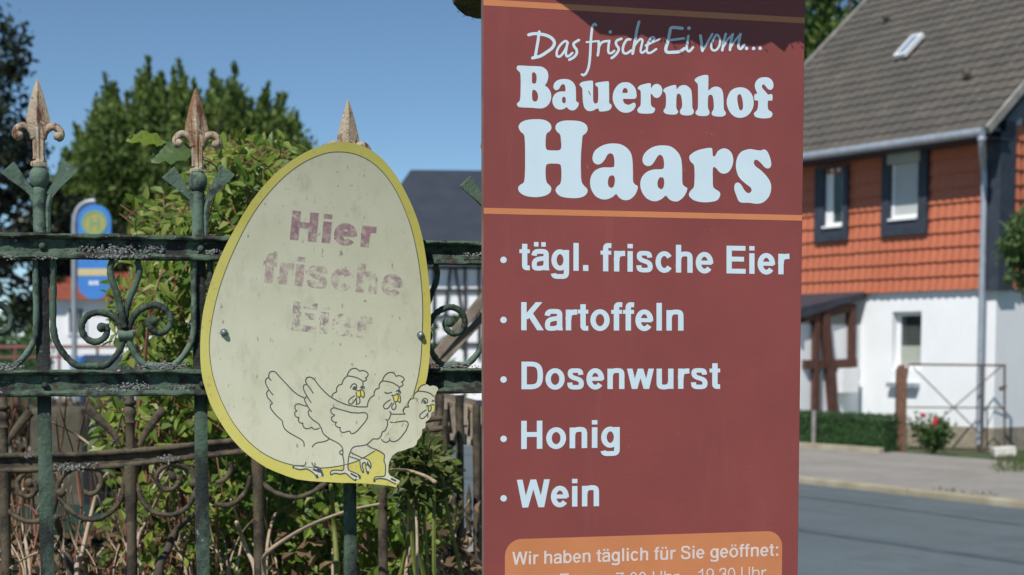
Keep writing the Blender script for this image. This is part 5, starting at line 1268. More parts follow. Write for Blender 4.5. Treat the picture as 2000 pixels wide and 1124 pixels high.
# headline in fat rounded slab letters, each outline with its counters
def w1(l): return [(1000+x/7.6923, 120+y/7.6923) for x, y in l]
def w2(l): return [(1250+x/7.6923, 120+y/7.6923) for x, y in l]
def w3(l): return [(1000+x/6.6115, 230+y/6.6115) for x, y in l]
def w4(l): return [(1250+x/6.246, 230+y/6.246) for x, y in l]
FAT = [
 (w1, [(95,65),(250,72),(430,80),(490,105),(530,150),(545,210),(540,270),(520,325),(497,362),(540,400),(575,455),(590,520),(580,590),(550,650),(500,692),(430,710),(300,700),(110,690),(80,665),(75,640),(95,615),(115,595),(125,540),(130,400),(130,250),(122,175),(95,145),(72,115),(75,80)], [[(325,165),(355,185),(370,230),(368,290),(355,330),(325,338),(302,320),(300,250),(303,185)], [(330,430),(365,450),(388,500),(390,560),(370,600),(340,607),(312,590),(302,540),(302,470),(310,437)]]),
 (w1, [(800,268),(860,278),(915,315),(950,370),(960,440),(962,540),(965,600),(1000,625),(998,665),(970,710),(930,737),(880,735),(845,715),(820,690),(790,712),(750,725),(700,725),(650,700),(615,645),(607,580),(625,520),(670,475),(730,455),(800,450),(802,400),(790,355),(765,345),(735,365),(710,410),(670,437),(635,420),(622,380),(640,325),(690,285),(745,270)], [[(780,535),(800,545),(808,590),(800,625),(780,632),(757,615),(752,580),(760,545)]]),
 (w1, [(1020,340),(1040,318),(1110,300),(1190,292),(1215,298),(1218,340),(1218,480),(1220,580),(1230,620),(1255,637),(1285,620),(1295,570),(1295,450),(1288,390),(1258,365),(1252,335),(1280,322),(1350,310),(1440,302),(1455,312),(1458,400),(1460,560),(1462,630),(1490,650),(1497,685),(1475,725),(1430,745),(1360,755),(1310,750),(1300,715),(1270,715),(1220,740),(1170,750),(1120,735),(1085,690),(1068,620),(1060,500),(1055,410),(1030,375),(1013,355)], []),
 (w1, [(1700,315),(1765,325),(1825,370),(1860,430),(1872,500),(1870,540),(1850,562),(1780,568),(1680,566),(1668,575),(1680,620),(1710,645),(1755,655),(1800,635),(1830,622),(1855,640),(1855,680),(1825,730),(1770,765),(1700,775),(1630,755),(1565,695),(1525,620),(1512,540),(1530,450),(1575,375),(1635,328)], [[(1700,402),(1725,415),(1738,450),(1732,475),(1695,477),(1662,475),(1660,455),(1672,418)]]),
 (w2, [(-35,400),(0,365),(60,345),(130,330),(160,338),(168,405),(195,365),(235,343),(275,345),(315,375),(335,430),(325,490),(295,535),(255,552),(215,540),(185,505),(163,490),(162,560),(165,650),(185,685),(222,705),(225,735),(200,775),(130,788),(20,785),(-25,770),(-40,735),(-25,700),(5,670),(12,600),(12,500),(5,440),(-25,420)], []),
 (w2, [(350,435),(375,405),(430,380),(500,360),(540,360),(548,390),(553,420),(590,380),(640,360),(690,362),(740,395),(770,440),(780,520),(785,640),(788,700),(808,745),(800,785),(760,810),(690,815),(620,800),(600,770),(605,735),(630,690),(632,620),(622,540),(605,500),(580,487),(558,500),(548,540),(545,640),(550,715),(570,745),(568,775),(540,798),(470,802),(390,790),(358,765),(355,735),(380,700),(390,640),(390,540),(380,480),(355,455)], []),
 (w2, [(820,285),(840,255),(900,225),(970,207),(1020,210),(1027,225),(1027,350),(1030,440),(1070,405),(1120,383),(1180,387),(1225,420),(1247,480),(1255,570),(1258,680),(1265,735),(1290,770),(1280,810),(1240,830),(1180,832),(1100,820),(1078,795),(1080,765),(1105,720),(1108,640),(1100,560),(1085,515),(1055,503),(1030,520),(1022,560),(1022,700),(1040,745),(1045,780),(1020,815),(950,825),(870,815),(835,785),(838,755),(865,720),(872,640),(872,450),(865,340),(840,315)], []),
 (w2, [(1510,392),(1580,405),(1645,450),(1690,520),(1708,610),(1700,690),(1660,770),(1600,825),(1520,850),(1440,840),(1370,790),(1325,715),(1303,630),(1315,540),(1360,450),(1430,405)], [[(1490,497),(1515,505),(1535,560),(1547,640),(1545,710),(1522,740),(1495,725),(1475,660),(1462,580),(1467,515)]]),
 (w2, [(1880,240),(1940,252),(1985,290),(2005,350),(1995,405),(1965,430),(1925,420),(1890,380),(1860,348),(1838,355),(1835,395),(1865,435),(1905,480),(1920,500),(1980,495),(1990,510),(1985,590),(1930,592),(1922,605),(1920,690),(1935,735),(1975,760),(1990,795),(1970,840),(1900,858),(1800,855),(1735,835),(1712,800),(1720,770),(1755,740),(1772,680),(1775,605),(1765,590),(1722,585),(1720,500),(1750,490),(1760,480),(1735,420),(1725,360),(1745,300),(1795,255)], []),
 (w3, [(85,120),(110,70),(180,35),(300,22),(420,32),(490,75),(510,130),(490,175),(450,205),(437,260),(435,380),(455,418),(540,425),(615,420),(635,390),(633,300),(620,220),(580,180),(560,135),(580,80),(650,45),(760,38),(880,50),(955,90),(977,145),(960,195),(915,235),(905,300),(890,500),(890,700),(900,830),(930,880),(970,920),(975,960),(940,1010),(860,1038),(760,1040),(650,1025),(590,990),(562,940),(580,895),(625,850),(638,760),(635,650),(620,605),(540,595),(455,602),(437,640),(435,760),(450,840),(490,880),(508,915),(490,970),(420,1012),(300,1028),(170,1010),(95,960),(80,905),(105,870),(150,840),(165,760),(170,500),(165,280),(150,215),(110,180)], []),
 (w3, [(1310,335),(1400,345),(1480,390),(1535,460),(1555,550),(1562,700),(1565,830),(1590,865),(1622,885),(1620,930),(1580,1010),(1510,1062),(1440,1065),(1385,1035),(1345,990),(1300,1025),(1230,1055),(1160,1055),(1080,1015),(1025,930),(1008,840),(1025,750),(1080,680),(1170,645),(1310,640),(1322,600),(1318,520),(1300,475),(1265,462),(1230,485),(1200,540),(1150,595),(1095,605),(1050,570),(1040,510),(1070,430),(1150,370),(1230,342)], [[(1290,747),(1315,755),(1328,790),(1325,850),(1305,900),(1280,908),(1250,890),(1238,840),(1245,790),(1262,757)]]),
 (w4, [(290,340),(370,352),(440,400),(490,470),(510,560),(515,700),(520,810),(545,840),(575,860),(570,900),(530,970),(465,1020),(410,1022),(360,1000),(315,955),(270,990),(210,1018),(150,1018),(80,985),(25,910),(3,820),(20,735),(75,670),(160,635),(275,628),(292,600),(290,520),(272,470),(240,455),(210,480),(180,530),(140,580),(90,592),(45,565),(30,510),(55,440),(120,380),(200,347)], [[(262,728),(285,737),(295,775),(292,830),(275,868),(250,873),(222,850),(213,810),(220,765),(240,733)]]),
 (w4, [(600,490),(615,455),(690,405),(790,378),(860,370),(880,380),(890,470),(915,470),(950,410),(1010,378),(1065,385),(1115,430),(1138,510),(1125,590),(1085,660),(1030,685),(975,670),(930,620),(905,603),(890,620),(888,740),(895,850),(930,880),(975,915),(975,960),(940,1010),(860,1030),(760,1033),(660,1010),(605,965),(597,930),(620,890),(655,850),(665,760),(665,640),(655,575),(620,540)], []),
 (w4, [(1340,385),(1410,395),(1470,402),(1510,390),(1545,405),(1580,470),(1600,550),(1595,600),(1560,622),(1520,605),(1480,560),(1430,518),(1400,520),(1388,555),(1410,595),(1470,640),(1540,710),(1590,790),(1600,870),(1575,960),(1510,1030),(1430,1052),(1330,1040),(1240,1038),(1205,1020),(1175,950),(1150,870),(1160,810),(1195,793),(1230,815),(1270,880),(1310,920),(1345,915),(1362,885),(1345,850),(1280,800),(1210,730),(1178,650),(1170,570),(1190,480),(1240,415)], [])]
for rng, nm in (((0, 9), 'headline_lettering'), ((9, 14), 'headline_lettering')):
    mb = MB()
    for fn, o, hs in FAT[rng[0]:rng[1]]:
        sheet(mb, union([spline(fn(o), 4, True)], [spline(fn(h), 4, True) for h in hs]), lambda x, y: PP.px(x, y, .0005))
    mb.build(nm, M['white_vinyl'], board)
# handwritten line
def s1(l): return [(1020+x/8, 40+y/8) for x, y in l]
def s2(l): return [(1250+x/8, 40+y/8) for x, y in l]
HAND = [(s1, [(265,180),(245,330),(215,500),(200,580)], 46), (s1, [(100,228),(180,210),(280,215),(400,245),(480,300),(503,360),(470,430),(380,500),(280,560),(160,590)], 50),
 (s1, [(712,350),(680,325),(630,352),(565,430),(538,510),(548,562),(590,565),(640,510),(690,420),(712,350)], 38), (s1, [(705,350),(690,450),(682,520),(700,565),(740,550),(785,510)], 38),
 (s1, [(885,310),(840,335),(803,365),(812,410),(848,460),(850,520),(810,575),(735,618)], 42),
 (s1, [(1152,75),(1130,58),(1100,92),(1085,180),(1070,350),(1060,550),(1040,720),(1002,820),(962,858),(932,848)], 40), (s1, [(1005,342),(1070,337),(1185,325)], 30),
 (s1, [(1195,330),(1195,440),(1180,550)], 40), (s1, [(1190,440),(1230,360),(1280,332),(1340,325)], 38), (s1, [(1360,320),(1346,430),(1350,505),(1390,515),(1440,478)], 38),
 (s1, [(1550,290),(1490,312),(1462,350),(1480,400),(1508,440),(1490,500),(1440,560),(1395,592)], 40), (s1, [(1690,300),(1640,303),(1592,370),(1572,450),(1585,508),(1632,518),(1705,470)], 40),
 (s1, [(1825,25),(1790,160),(1760,330),(1725,525)], 44), (s1, [(1740,420),(1800,335),(1850,293),(1878,312),(1862,400),(1850,480),(1872,510),(1935,468)], 36),
 (s2, [(90,395),(160,360),(222,305),(215,268),(175,272),(130,350),(108,440),(118,505),(165,508),(255,450)], 36), (s2, [(160,362),(230,330),(310,292)], 30),
 (s2, [(660,127),(560,115),(485,122),(460,220),(430,350),(402,455),(422,497),(520,500),(620,488),(700,440)], 50), (s2, [(455,312),(560,300),(690,282)], 38),
 (s2, [(755,245),(740,350),(733,455),(768,485),(830,422)], 40), (s2, [(945,240),(960,350),(975,478)], 46), (s2, [(972,480),(1040,372),(1130,215)], 36),
 (s2, [(1190,230),(1140,310),(1113,410),(1133,465),(1190,465),(1238,400),(1250,300),(1212,230),(1185,235)], 36), (s2, [(1340,215),(1310,330),(1285,472)], 42), (s2, [(1300,425),(1370,300),(1455,215)], 32), (s2, [(1448,220),(1422,330),(1405,465)], 42), (s2, [(1412,430),(1490,312),(1575,212)], 32), (s2, [(1568,220),(1545,340),(1540,425),(1572,448),(1630,382)], 42)]
polys = []
for fn, l, w in HAND: 
    pl = spline(fn(l), 5); polys += stroke(pl, w/8*.98); polys += [disc(*pl[0], w/16*.96, 12), disc(*pl[-1], w/16*.9, 12)]
for fn, x, y, r in ((s1, 1375, 183, 26), (s2, 765, 125, 28), (s2, 1665, 440, 28), (s2, 1775, 440, 28), (s2, 1877, 438, 28)): polys.append(disc(*fn([(x, y)])[0], r/8, 14))
ptext(polys, 'handwritten_lettering')
# small scuffs on the lettering
ptext([[(1148.5, 178.5), (1150.5, 178), (1154, 186), (1152.5, 186.5)]], 'scuff', 'board_edge', .0007)
# mossy roof over the board: slopes back, rounded corners
mb = MB(); ang = []
def skew(u, n): return u+(-n*.27 if n < 0 else 0)*max(0, 1-(u-(uL-.048))/.2)
u0, u1, n0, n1 = uL-.048, uR+.045, -.27, .100; rc = .14
pl = []
for cx, cy, a0, rad in ((u0+rc, n1-rc, 180, rc), (u1-.05, n1-.05, 90, .05)):
    for k in range(13): a = R(a0-90*k/12); pl.append((cx+rad*math.cos(a), cy+rad*math.sin(a)))
pl += [(u1, n0+(n1-n0)*.5), (u1, n0), (u0+(u1-u0)*.66, n0), (u0+(u1-u0)*.33, n0), (u0+.03, n0), (u0, n0+.03)]
fine = []
for a, b in zip(pl, pl[1:]+pl[:1]):
    m_ = max(1, int(math.dist(a, b)/.012))
    for k in range(m_): fine.append((a[0]+(b[0]-a[0])*k/m_, a[1]+(b[1]-a[1])*k/m_))
ZF = 2.139
def rz(u, n): return ZF+(n-n1)*.232+.045*max(0, (u0+.16-u)/.16)**2*max(0, (n-n0)/(n1-n0))
V_, T_ = union([fine+[]]); 
grid = []
for i in range(70):
    for j in range(24): grid.append((u0+(u1-u0)*i/69, n0+(n1-n0)*j/23))
lowf = []
k = len(fine); top = []; bot = []
for u, n in fine:
    j1, j2 = random.gauss(0, .0014), random.gauss(0, .0016)
    u_ = skew(u, n); bot.append(PP.pt(u_+j1, rz(u, n)+random.gauss(0, .0015), n+j2)); top.append(PP.pt(u_+j1*1.5, rz(u, n)+.05+random.gauss(0, .003), n*.97+j2))
mid = [(a+b)/2+(PP.pt((u0+u1)/2, 0, 0)*0)+(Vector(((a-PP.pt((u0+u1)/2, a.z, (n0+n1)/2)).normalized()*.008))) for a, b in zip(bot, top)]
mb.add(bot+mid+top, [(i, (i+1) % k, k+(i+1) % k, k+i) for i in range(k)]+[(k+i, k+(i+1) % k, 2*k+(i+1) % k, 2*k+i) for i in range(k)]+[tuple(range(2*k, 3*k)), tuple(range(k))[::-1]])
rf = mb.build('roof', M['moss'], board)
mb = MB()
for _ in range(900):
    i = random.randrange(k); p = random.choice((bot, mid, mid, top))[i]; mb.dia(p+rv(.002), rv()+Vector((0, 0, -.3)), rv(), random.uniform(.003, .008), .0025)
mb.build('moss_tufts', M['grass'], rf)

# ------------------------------------------------------------------ old rusty iron behind the green fence
GP = Plane((at(350, 900, 2.62).x, 2.62, 0), R(2))
old = empty('rusty_fence_panel', GP.pt(0, 0), 'rusty brown wrought-iron panel with curved rail behind the green fence', 'fence')
def gq(x, y, n=0.0): return GP.px(x, y, n)
g3 = lambda l: [(x/3.123, 764+y/3.123) for x, y in l]
gm = GP.o.y/F
up_ = g3([(-200, 398), (0, 396), (220, 391), (500, 386), (740, 371), (980, 351), (1200, 326), (1400, 306), (1500, 298), (1800, 270), (2200, 225), (2700, 165)])
lo_ = g3([(-200, 490), (0, 486), (230, 481), (500, 466), (740, 455), (980, 427), (1210, 401), (1480, 371), (1800, 336), (2200, 290), (2700, 228)])
U_ = spline(up_, 8); L_ = spline(lo_, 8)
mb = MB(); mb.tube([gq(x, y, .004) for x, y in U_], [.0052*random.uniform(.88, 1.15) for _ in U_], 8); mb.tube([gq(x, y, .004) for x, y in L_], [.0050*random.uniform(.88, 1.15) for _ in L_], 8)
n_ = min(len(U_), len(L_)); a_ = [gq(*U_[i]) for i in range(n_)]; b_ = [gq(*L_[i]) for i in range(n_)]
mb.add(a_+b_, [(i, i+1, n_+i+1, n_+i) for i in range(n_-1)])
mb.build('rail', M['old_iron'], old, smooth=True, autos=60)
def yl(x): return min(L_, key=lambda p: abs(p[0]-x))[1]
for x, wpx in ((255, 21), (504, 21), (747, 20), (8, 20)):
    p = gq(x, yl(x)+2); q = Vector((p.x, p.y, 0)); m_ = 24
    pts = [p+(q-p)*(i/m_) for i in range(m_+1)]
    MB().tube(pts, [wpx*gm*.5*(1.5 if i == 0 else 1.15 if i == 1 else 1)*random.uniform(.93, 1.05) for i in range(m_+1)], 8).build('bar', M['old_iron'], old, smooth=True, autos=60)
for x in (255, 8):
    y0 = U_[min(range(len(U_)), key=lambda i: abs(U_[i][0]-x))][1]
    prof = [(9, y0-2), (9, y0-30), (9.5, y0-52), (12, y0-56), (9, y0-60), (11, y0-70), (13, y0-76), (11, y0-83), (8, y0-88), (13, y0-92), (13, y0-97), (9, y0-100), (7, y0-125), (10, y0-140), (3, y0-165)]
    z0 = GP.uz(x, prof[0][1])[1]; MB().lathe(gq(x, prof[0][1]), [(r*gm, GP.uz(x, y)[1]-z0) for r, y in prof], 12).build('baluster', M['old_iron'], old, smooth=True, autos=60)
for l in (((20, 375), (60, 290), (130, 190), (185, 128)), ((725, 330), (690, 260), (610, 180), (528, 100)), ((850, 335), (880, 270), (940, 180), (1000, 110)), ((-60, 380), (-120, 280), (-200, 170), (-260, 100))):
    p = [gq(*c) for c in g3(l)]; p = [Vector(c) for c in spline([tuple(c) for c in p], 4)]; k = len(p)
    MB().tube(p, [gm*(5+5.5*i/k) for i in range(k)], 7, flat=(GP.N, .5)).build('leaf_tip', M['old_iron'], old, smooth=True, autos=60)
SC2 = [[(340, 590), (355, 640), (400, 700), (480, 762), (570, 785), (660, 752), (730, 680), (752, 600), (758, 520)], [(345, 610), (365, 545), (430, 485), (520, 468), (590, 495), (618, 560), (590, 615), (545, 628), (505, 605)],
       [(842, 560), (850, 620), (885, 695), (955, 745), (1050, 755), (1140, 712), (1185, 640), (1200, 565), (1180, 555)], [(1195, 570), (1165, 490), (1080, 445), (1000, 462), (955, 520), (968, 575), (1015, 602), (1065, 590), (1092, 550), (1080, 520), (1055, 520)],
       [(0, 520), (5, 600), (25, 685), (80, 755), (160, 793), (240, 792), (310, 750), (338, 680), (345, 600)], [(340, 590), (320, 520), (250, 482), (170, 490), (110, 550), (118, 612), (160, 645), (205, 630), (222, 590), (205, 558), (180, 562)],
       [(1310, 690), (1400, 695), (1470, 650), (1510, 590), (1530, 520)], [(1320, 560), (1370, 540), (1410, 480), (1400, 430)], [(1580, 520), (1600, 560), (1680, 620), (1800, 650), (1900, 620), (1990, 560)]]
for l in SC2:
    p = [gq(*c, .001) for c in spline(g3(l), 5)]; k = len(p)
    mb = MB().tube(p, [.0046*random.uniform(.85, 1.15) for _ in p], 8)
    if math.dist(l[-1], l[-3]) < 70: mb.ball(p[-1], .0085, 8, 6)
    mb.build('scroll', M['old_iron'], old, smooth=True, autos=60)
mb = MB()
for cx, cy, wx, n in ((137, 913, 60, 90), (328, 898, 20, 40), (72, 889, 40, 30)):
    for _ in range(n):
        p = gq(cx+random.gauss(0, wx/2.5), cy+random.gauss(0, 3.5), .008); mb.ball(p, random.uniform(.001, .0026), 6, 4)
mb.build('lichen', M['lichen'], old)
for x, y in ((118, 963), (380, 944)):
    c = gq(x, y, .002); MB().ball(c, .010, 8, 6, (1, .6, .8)).build('collar', M['old_iron'], old, smooth=True)

# second length of rusty fence running back to the right
RP = Plane((at(890, 900, 3.3).x, 3.3, 0), R(35))
ret = empty('rusty_railing', RP.pt(0, 0), 'rusty brown railing with short pickets running back beside the red board', 'railing')
def rq(x, y, n=0.0): return RP.px(x, y, n)
rm = 3.3/F
mb = MB(); pa = [rq(x, y) for x, y in spline([(835, 1034), (870, 1054), (910, 1082), (950, 1110), (1000, 1146)], 5)]
mb.tube(pa, [6*rm*random.uniform(.9, 1.1) for _ in pa], 7); pb_ = [rq(x, y+12, .002) for x, y in spline([(835, 1034), (870, 1054), (910, 1082), (950, 1110), (1000, 1146)], 5)]; mb.tube(pb_, 3.2*rm, 6)
mb.build('rail', M['old_iron'], ret, smooth=True, autos=60)
for i, x in enumerate(range(838, 1000, 13)):
    y = 1050+(x-838)*.69; p = rq(x, y); MB().tube([p, Vector((p.x, p.y, 0))], 3.4*rm, 6).build('picket', M['old_iron'], ret)
for (x, yt, yb, w) in ((898, 772, 1075, 8.5), (931, 790, 1096, 8), (868, 800, 1054, 7)):
    a = rq(x, yt, -.02); b = rq(x+2, yb, -.02); b = Vector((a.x, a.y, b.z)); k = 14
    MB().tube([a+(b-a)*(i/k) for i in range(k+1)], [w*rm*random.uniform(.9, 1.08) for _ in range(k+1)], 7).build('bar', M['old_iron'], ret, smooth=True, autos=60)
for x, y in ((886, 978), (916, 974), (858, 985)):
    b = rq(x, y+62+.69*(x-870)*.6, .015); z0 = b.z; prof = [(5, y+62), (5, y+45), (8, y+42), (5, y+38), (6, y+30), (8, y+24), (5, y+18), (6, y+5), (3.5, y-14), (.5, y-30)]
    zz = RP.uz(x, y+62)[1]; MB().lathe(Vector((b.x, b.y, zz)), [(r*rm, RP.uz(x, yy)[1]-zz) for r, yy in prof], 10).build('finial', M['old_iron'], ret, smooth=True, autos=60)
mb = MB(); p = [rq(x, y, .03) for x, y in spline([(795, 905), (820, 880), (845, 850), (858, 815), (860, 775), (852, 750)], 5)]; mb.tube(p, 7*rm, 8); mb.build('scroll', M['old_iron'], ret, smooth=True, autos=60)
# little weathered shingle roof and leaning planks
NP = Plane((at(890, 800, 3.75).x, 3.75, 0), R(8)); nm_ = 3.75/F
shl = empty('shingle_shelter', NP.pt(0, 0), 'small weathered wooden shelter with ragged shingles between egg sign and red board', 'shelter')
mb = MB(); mb.beam(NP.px(853, 771), NP.px(930, 789), 9*nm_, 15*nm_); mb.beam(NP.px(853, 784, .03), NP.px(928, 802, .03), 6*nm_, 8*nm_); mb.build('board', M['weathered_wood'], shl)
for i in range(22):
    x = 848+i*4.6+random.uniform(-1.5, 1.5); y0 = 776+(x-853)*.235; l = random.uniform(42, 82); w = random.uniform(4.5, 8)
    a = NP.px(x, y0, .01+.012*(i % 3)); b = NP.px(x+random.uniform(-3, 3), y0+l, .05+.014*(i % 3)); d = b-a
    MB().beam(a, b, w*nm_, .006, ref=(0, 1, 0)).build('shingle', M['weathered_wood'], shl)
MB().pbox(NP, NP.uz(929, 820)[0], NP.uz(950, 820)[0], 0, NP.uz(940, 783)[1], -.05, .01).build('post', M['slate_trim'], shl)
MB().pbox(NP, NP.uz(862, 820)[0], NP.uz(871, 820)[0], 0, NP.uz(866, 790)[1], -.05, -.01).build('post', M['weathered_wood'], shl)
lp = empty('leaning_planks', NP.pt(0, .02, .3), 'weathered wooden planks leaning diagonally behind the fence scroll', 'planks')
for k, (a, b, w) in enumerate((((838, 712), (962, 566), 17), ((846, 724), (965, 596), 15), ((836, 704), (958, 556), 6))):
    MB().beam(NP.px(*a, .22), NP.px(*b, .22-.02*k), w*nm_, .018, ref=(0, 1, 0)).build('plank', M['weathered_wood'], lp, bevel=.002)
a = NP.px(842, 712, .2); MB().tube([Vector((a.x, a.y, 0)), Vector((a.x, a.y, a.z))], .02, 6).build('stake', M['weathered_wood'], lp)

# ------------------------------------------------------------------ plants behind the fence
def in_poly(x, y, P):
    c = False; j = len(P)-1
    for i in range(len(P)):
        if (P[i][1] > y) != (P[j][1] > y) and x < (P[j][0]-P[i][0])*(y-P[i][1])/(P[j][1]-P[i][1])+P[i][0]: c = not c
        j = i
    return c
def bush(name, label, poly, Y0, Y1, n, L, mat, base_px, nst, stem, cat='shrub', dens=None, up=-.25):
    xs = [p[0] for p in poly]; ys = [p[1] for p in poly]
    b = at(base_px, 1124, (Y0+Y1)/2); b.z = 0
    t = empty(name, b, label, cat); mb = MB(); st = MB(); k = 0; tips = []
    while k < nst:
        x = random.uniform(min(xs), max(xs)); y = random.uniform(min(ys), max(ys))
        if not in_poly(x, y, poly): continue
        Y = random.uniform(Y0, Y1); tip = at(x, y, Y); s = b+Vector((random.gauss(0, .14), random.gauss(0, .1), 0))
        m_ = s.lerp(tip, .55)+Vector((random.gauss(0, .05), random.gauss(0, .05), .12)); p = [Vector(c) for c in spline([tuple(s), tuple(m_), tuple(tip)], 5)]
        st.tube(p, [.008-.0056*i/len(p) for i in range(len(p))], 5); tips.append((p, Y)); k += 1
    k = 0
    while k < n:
        x = random.uniform(min(xs), max(xs)); y = random.uniform(min(ys), max(ys))
        if not in_poly(x, y, poly): continue
        if dens and random.random() > dens(x, y): continue
        Y = Y0+(Y1-Y0)*random.random(); c = at(x, y, Y)
        # a spray of several leaflets on a little twig
        ax = (rv()+Vector((0, -.3, up))).normalized(); m_ = random.randint(3, 6); s0 = c-ax*.03
        st.tube([s0, c+ax*L*m_*.3], [.0016, .0008], 4, cap=False)
        for i in range(m_):
            sd_ = (ax.cross(Vector((0, -1, .4)))).normalized()*(1 if i % 2 else -1)
            mb.leaf(c+ax*(L*.32*i), (ax*.6+sd_*.8+rv(.22)+Vector((0, -.15, up*.6))), (Vector((-.2, -.5, .8))+rv(.35)).normalized(), L*random.uniform(.75, 1.25), L*random.uniform(.42, .6)); k += 1
    mb.build('foliage', mat, t); st.build('stem', stem, t)
    return t
main = [(232, 470), (262, 400), (300, 395), (330, 420), (395, 340), (420, 290), (480, 268), (545, 285), (580, 330), (560, 480), (520, 700), (470, 1124), (240, 1124), (200, 1040), (215, 900), (190, 800), (215, 770), (260, 760), (300, 700), (240, 640), (215, 600), (262, 560)]
bush('climbing_shrub', 'bushy yellow-green climbing shrub behind the fence, left of the egg sign', main, 2.8, 3.7, 6200, .030, M['leaf_bush'], 380, 34, M['stem_red'],
     dens=lambda x, y: (1.0 if x > 300 or 560 < y < 700 else .45)*(1.0 if y < 880 else .35))
low = [(440, 900), (560, 930), (700, 945), (870, 900), (880, 1000), (840, 1124), (430, 1124)]
bush('garden_shrub', 'shady green shrub growing low below the egg sign', low, 2.9, 3.7, 2300, .031, M['leaf_bush'], 600, 18, M['stem_green'], dens=lambda x, y: .45)
tuft = [(775, 900), (800, 885), (850, 880), (872, 910), (868, 960), (840, 985), (790, 975), (770, 940)]
bush('leafy_tuft', 'bright green tuft of fine leaves beside the egg sign', tuft, 2.5, 2.75, 420, .028, M['grass'], 815, 9, M['stem_green'], cat='plant', up=.3)
# dark ivy mass that closes the view behind the shrub
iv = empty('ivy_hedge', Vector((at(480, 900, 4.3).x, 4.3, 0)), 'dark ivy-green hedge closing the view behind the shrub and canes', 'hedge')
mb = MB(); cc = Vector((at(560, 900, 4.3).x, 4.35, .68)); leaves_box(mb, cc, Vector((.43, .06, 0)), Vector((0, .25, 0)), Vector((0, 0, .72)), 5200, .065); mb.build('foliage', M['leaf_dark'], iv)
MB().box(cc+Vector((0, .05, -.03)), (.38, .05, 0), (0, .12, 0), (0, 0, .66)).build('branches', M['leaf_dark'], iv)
# two large pale leaves held above the rail
for (x0, y0, x1, y1, nrm, wd, lab, c_) in ((322, 282, 252, 262, (-.1, -.75, .75), .036, 'yellowish large leaf standing out before the tree, left of the finial', 'leaf_bush'), (375, 300, 296, 303, (.2, -.6, .6), .050, 'large pale green leaf hanging beside the second finial', 'leaf_pale')):
    a = at(x0, y0, 2.45); b = at(x1, y1, 2.42); t = empty('hanging_leaf', a, lab, 'leaf')
    mb = MB(); d = b-a; L = d.length; d.normalize(); n_ = Vector(nrm).normalized(); s_ = d.cross(n_).normalized(); up = s_.cross(d)
    ns = 7; ring = []
    for i in range(9):
        f = i/8; w = wd*(math.sin(math.pi*min(1, f*.92+.06))**.75); cpt = a+d*(L*f)-up*(.012*f*f)
        for j in range(ns):
            g_ = (j-(ns-1)/2)/((ns-1)/2); e = .004*math.sin(i*2.3+j*1.7)
            mb.v.append(tuple(cpt+s_*(g_*w/2*(1+.08*math.sin(i*2.9)))+up*(abs(g_)*w*.16+e)))
    for i in range(8):
        for j in range(ns-1): mb.f.append((i*ns+j, i*ns+j+1, (i+1)*ns+j+1, (i+1)*ns+j))
    mb.build('blade', M[c_], t, smooth=True)
    s0 = at(395, 470, 2.62); MB().tube([Vector(c) for c in spline([tuple(a+d*.005), tuple(a+Vector((.03, .05, -.02))), tuple(s0)], 6)], .0013, 5).build('stalk', M['stem_red'], t)
# dry and reddish stems
def stems(name, label, lst, mat, cat='dry stems'):
    b = at(lst[0][0][0][0], 1124, lst[0][1]); b.z = 0
    t = empty(name, b, label, cat)
    for pts, Y, r in lst:
        n_ = len(pts); q = [at(x, y, Y+.10*math.sin(i*1.3)) for i, (x, y) in enumerate(pts)]
        if pts[-1][1] >= 1118: q.append(Vector((q[-1].x, q[-1].y, 0)))
        q = [Vector(c) for c in spline([tuple(c) for c in q], 6)]; k = len(q)
        MB().tube(q, [r*(.55+.45*i/k) for i in range(k)], 6).build('stem', mat, t, smooth=True)
red = [([(60, 800), (52, 880), (40, 980), (10, 1124)], 3.2, .004), ([(130, 770), (120, 870), (72, 1124)], 3.3, .0032), ([(30, 800), (10, 900), (28, 1000), (40, 1124)], 3.0, .003), ([(62, 900), (66, 1000), (70, 1060), (80, 1124)], 2.9, .0042), ([(172, 775), (150, 900), (160, 1000), (185, 1124)], 3.1, .003),
       ([(312, 780), (352, 840), (340, 880), (355, 940), (330, 1124)], 3.0, .0035), ([(385, 790), (365, 830), (340, 866)], 2.8, .004), ([(460, 960), (420, 1040), (440, 1124)], 2.9, .004), ([(478, 800), (470, 930), (440, 1010), (420, 1124)], 3.1, .0036), ([(0, 1020), (40, 985), (75, 1010), (60, 1124)], 2.8, .0025), ([(225, 1040), (300, 1075), (380, 1124)], 2.8, .003), ([(150, 1080), (190, 1110), (215, 1124)], 2.8, .003)]
for _ in range(26):
    x = random.choice((random.uniform(0, 240), random.uniform(200, 480))); red.append(([(x+random.uniform(-40, 40), random.uniform(760, 860)), (x+random.uniform(-25, 25), 960), (x+random.uniform(-15, 15), 1124)], random.uniform(2.9, 4.2), random.uniform(.0016, .0032)))
stems('red_stems', 'tangle of thin reddish stems behind the lower left fence', red, M['stem_red'])
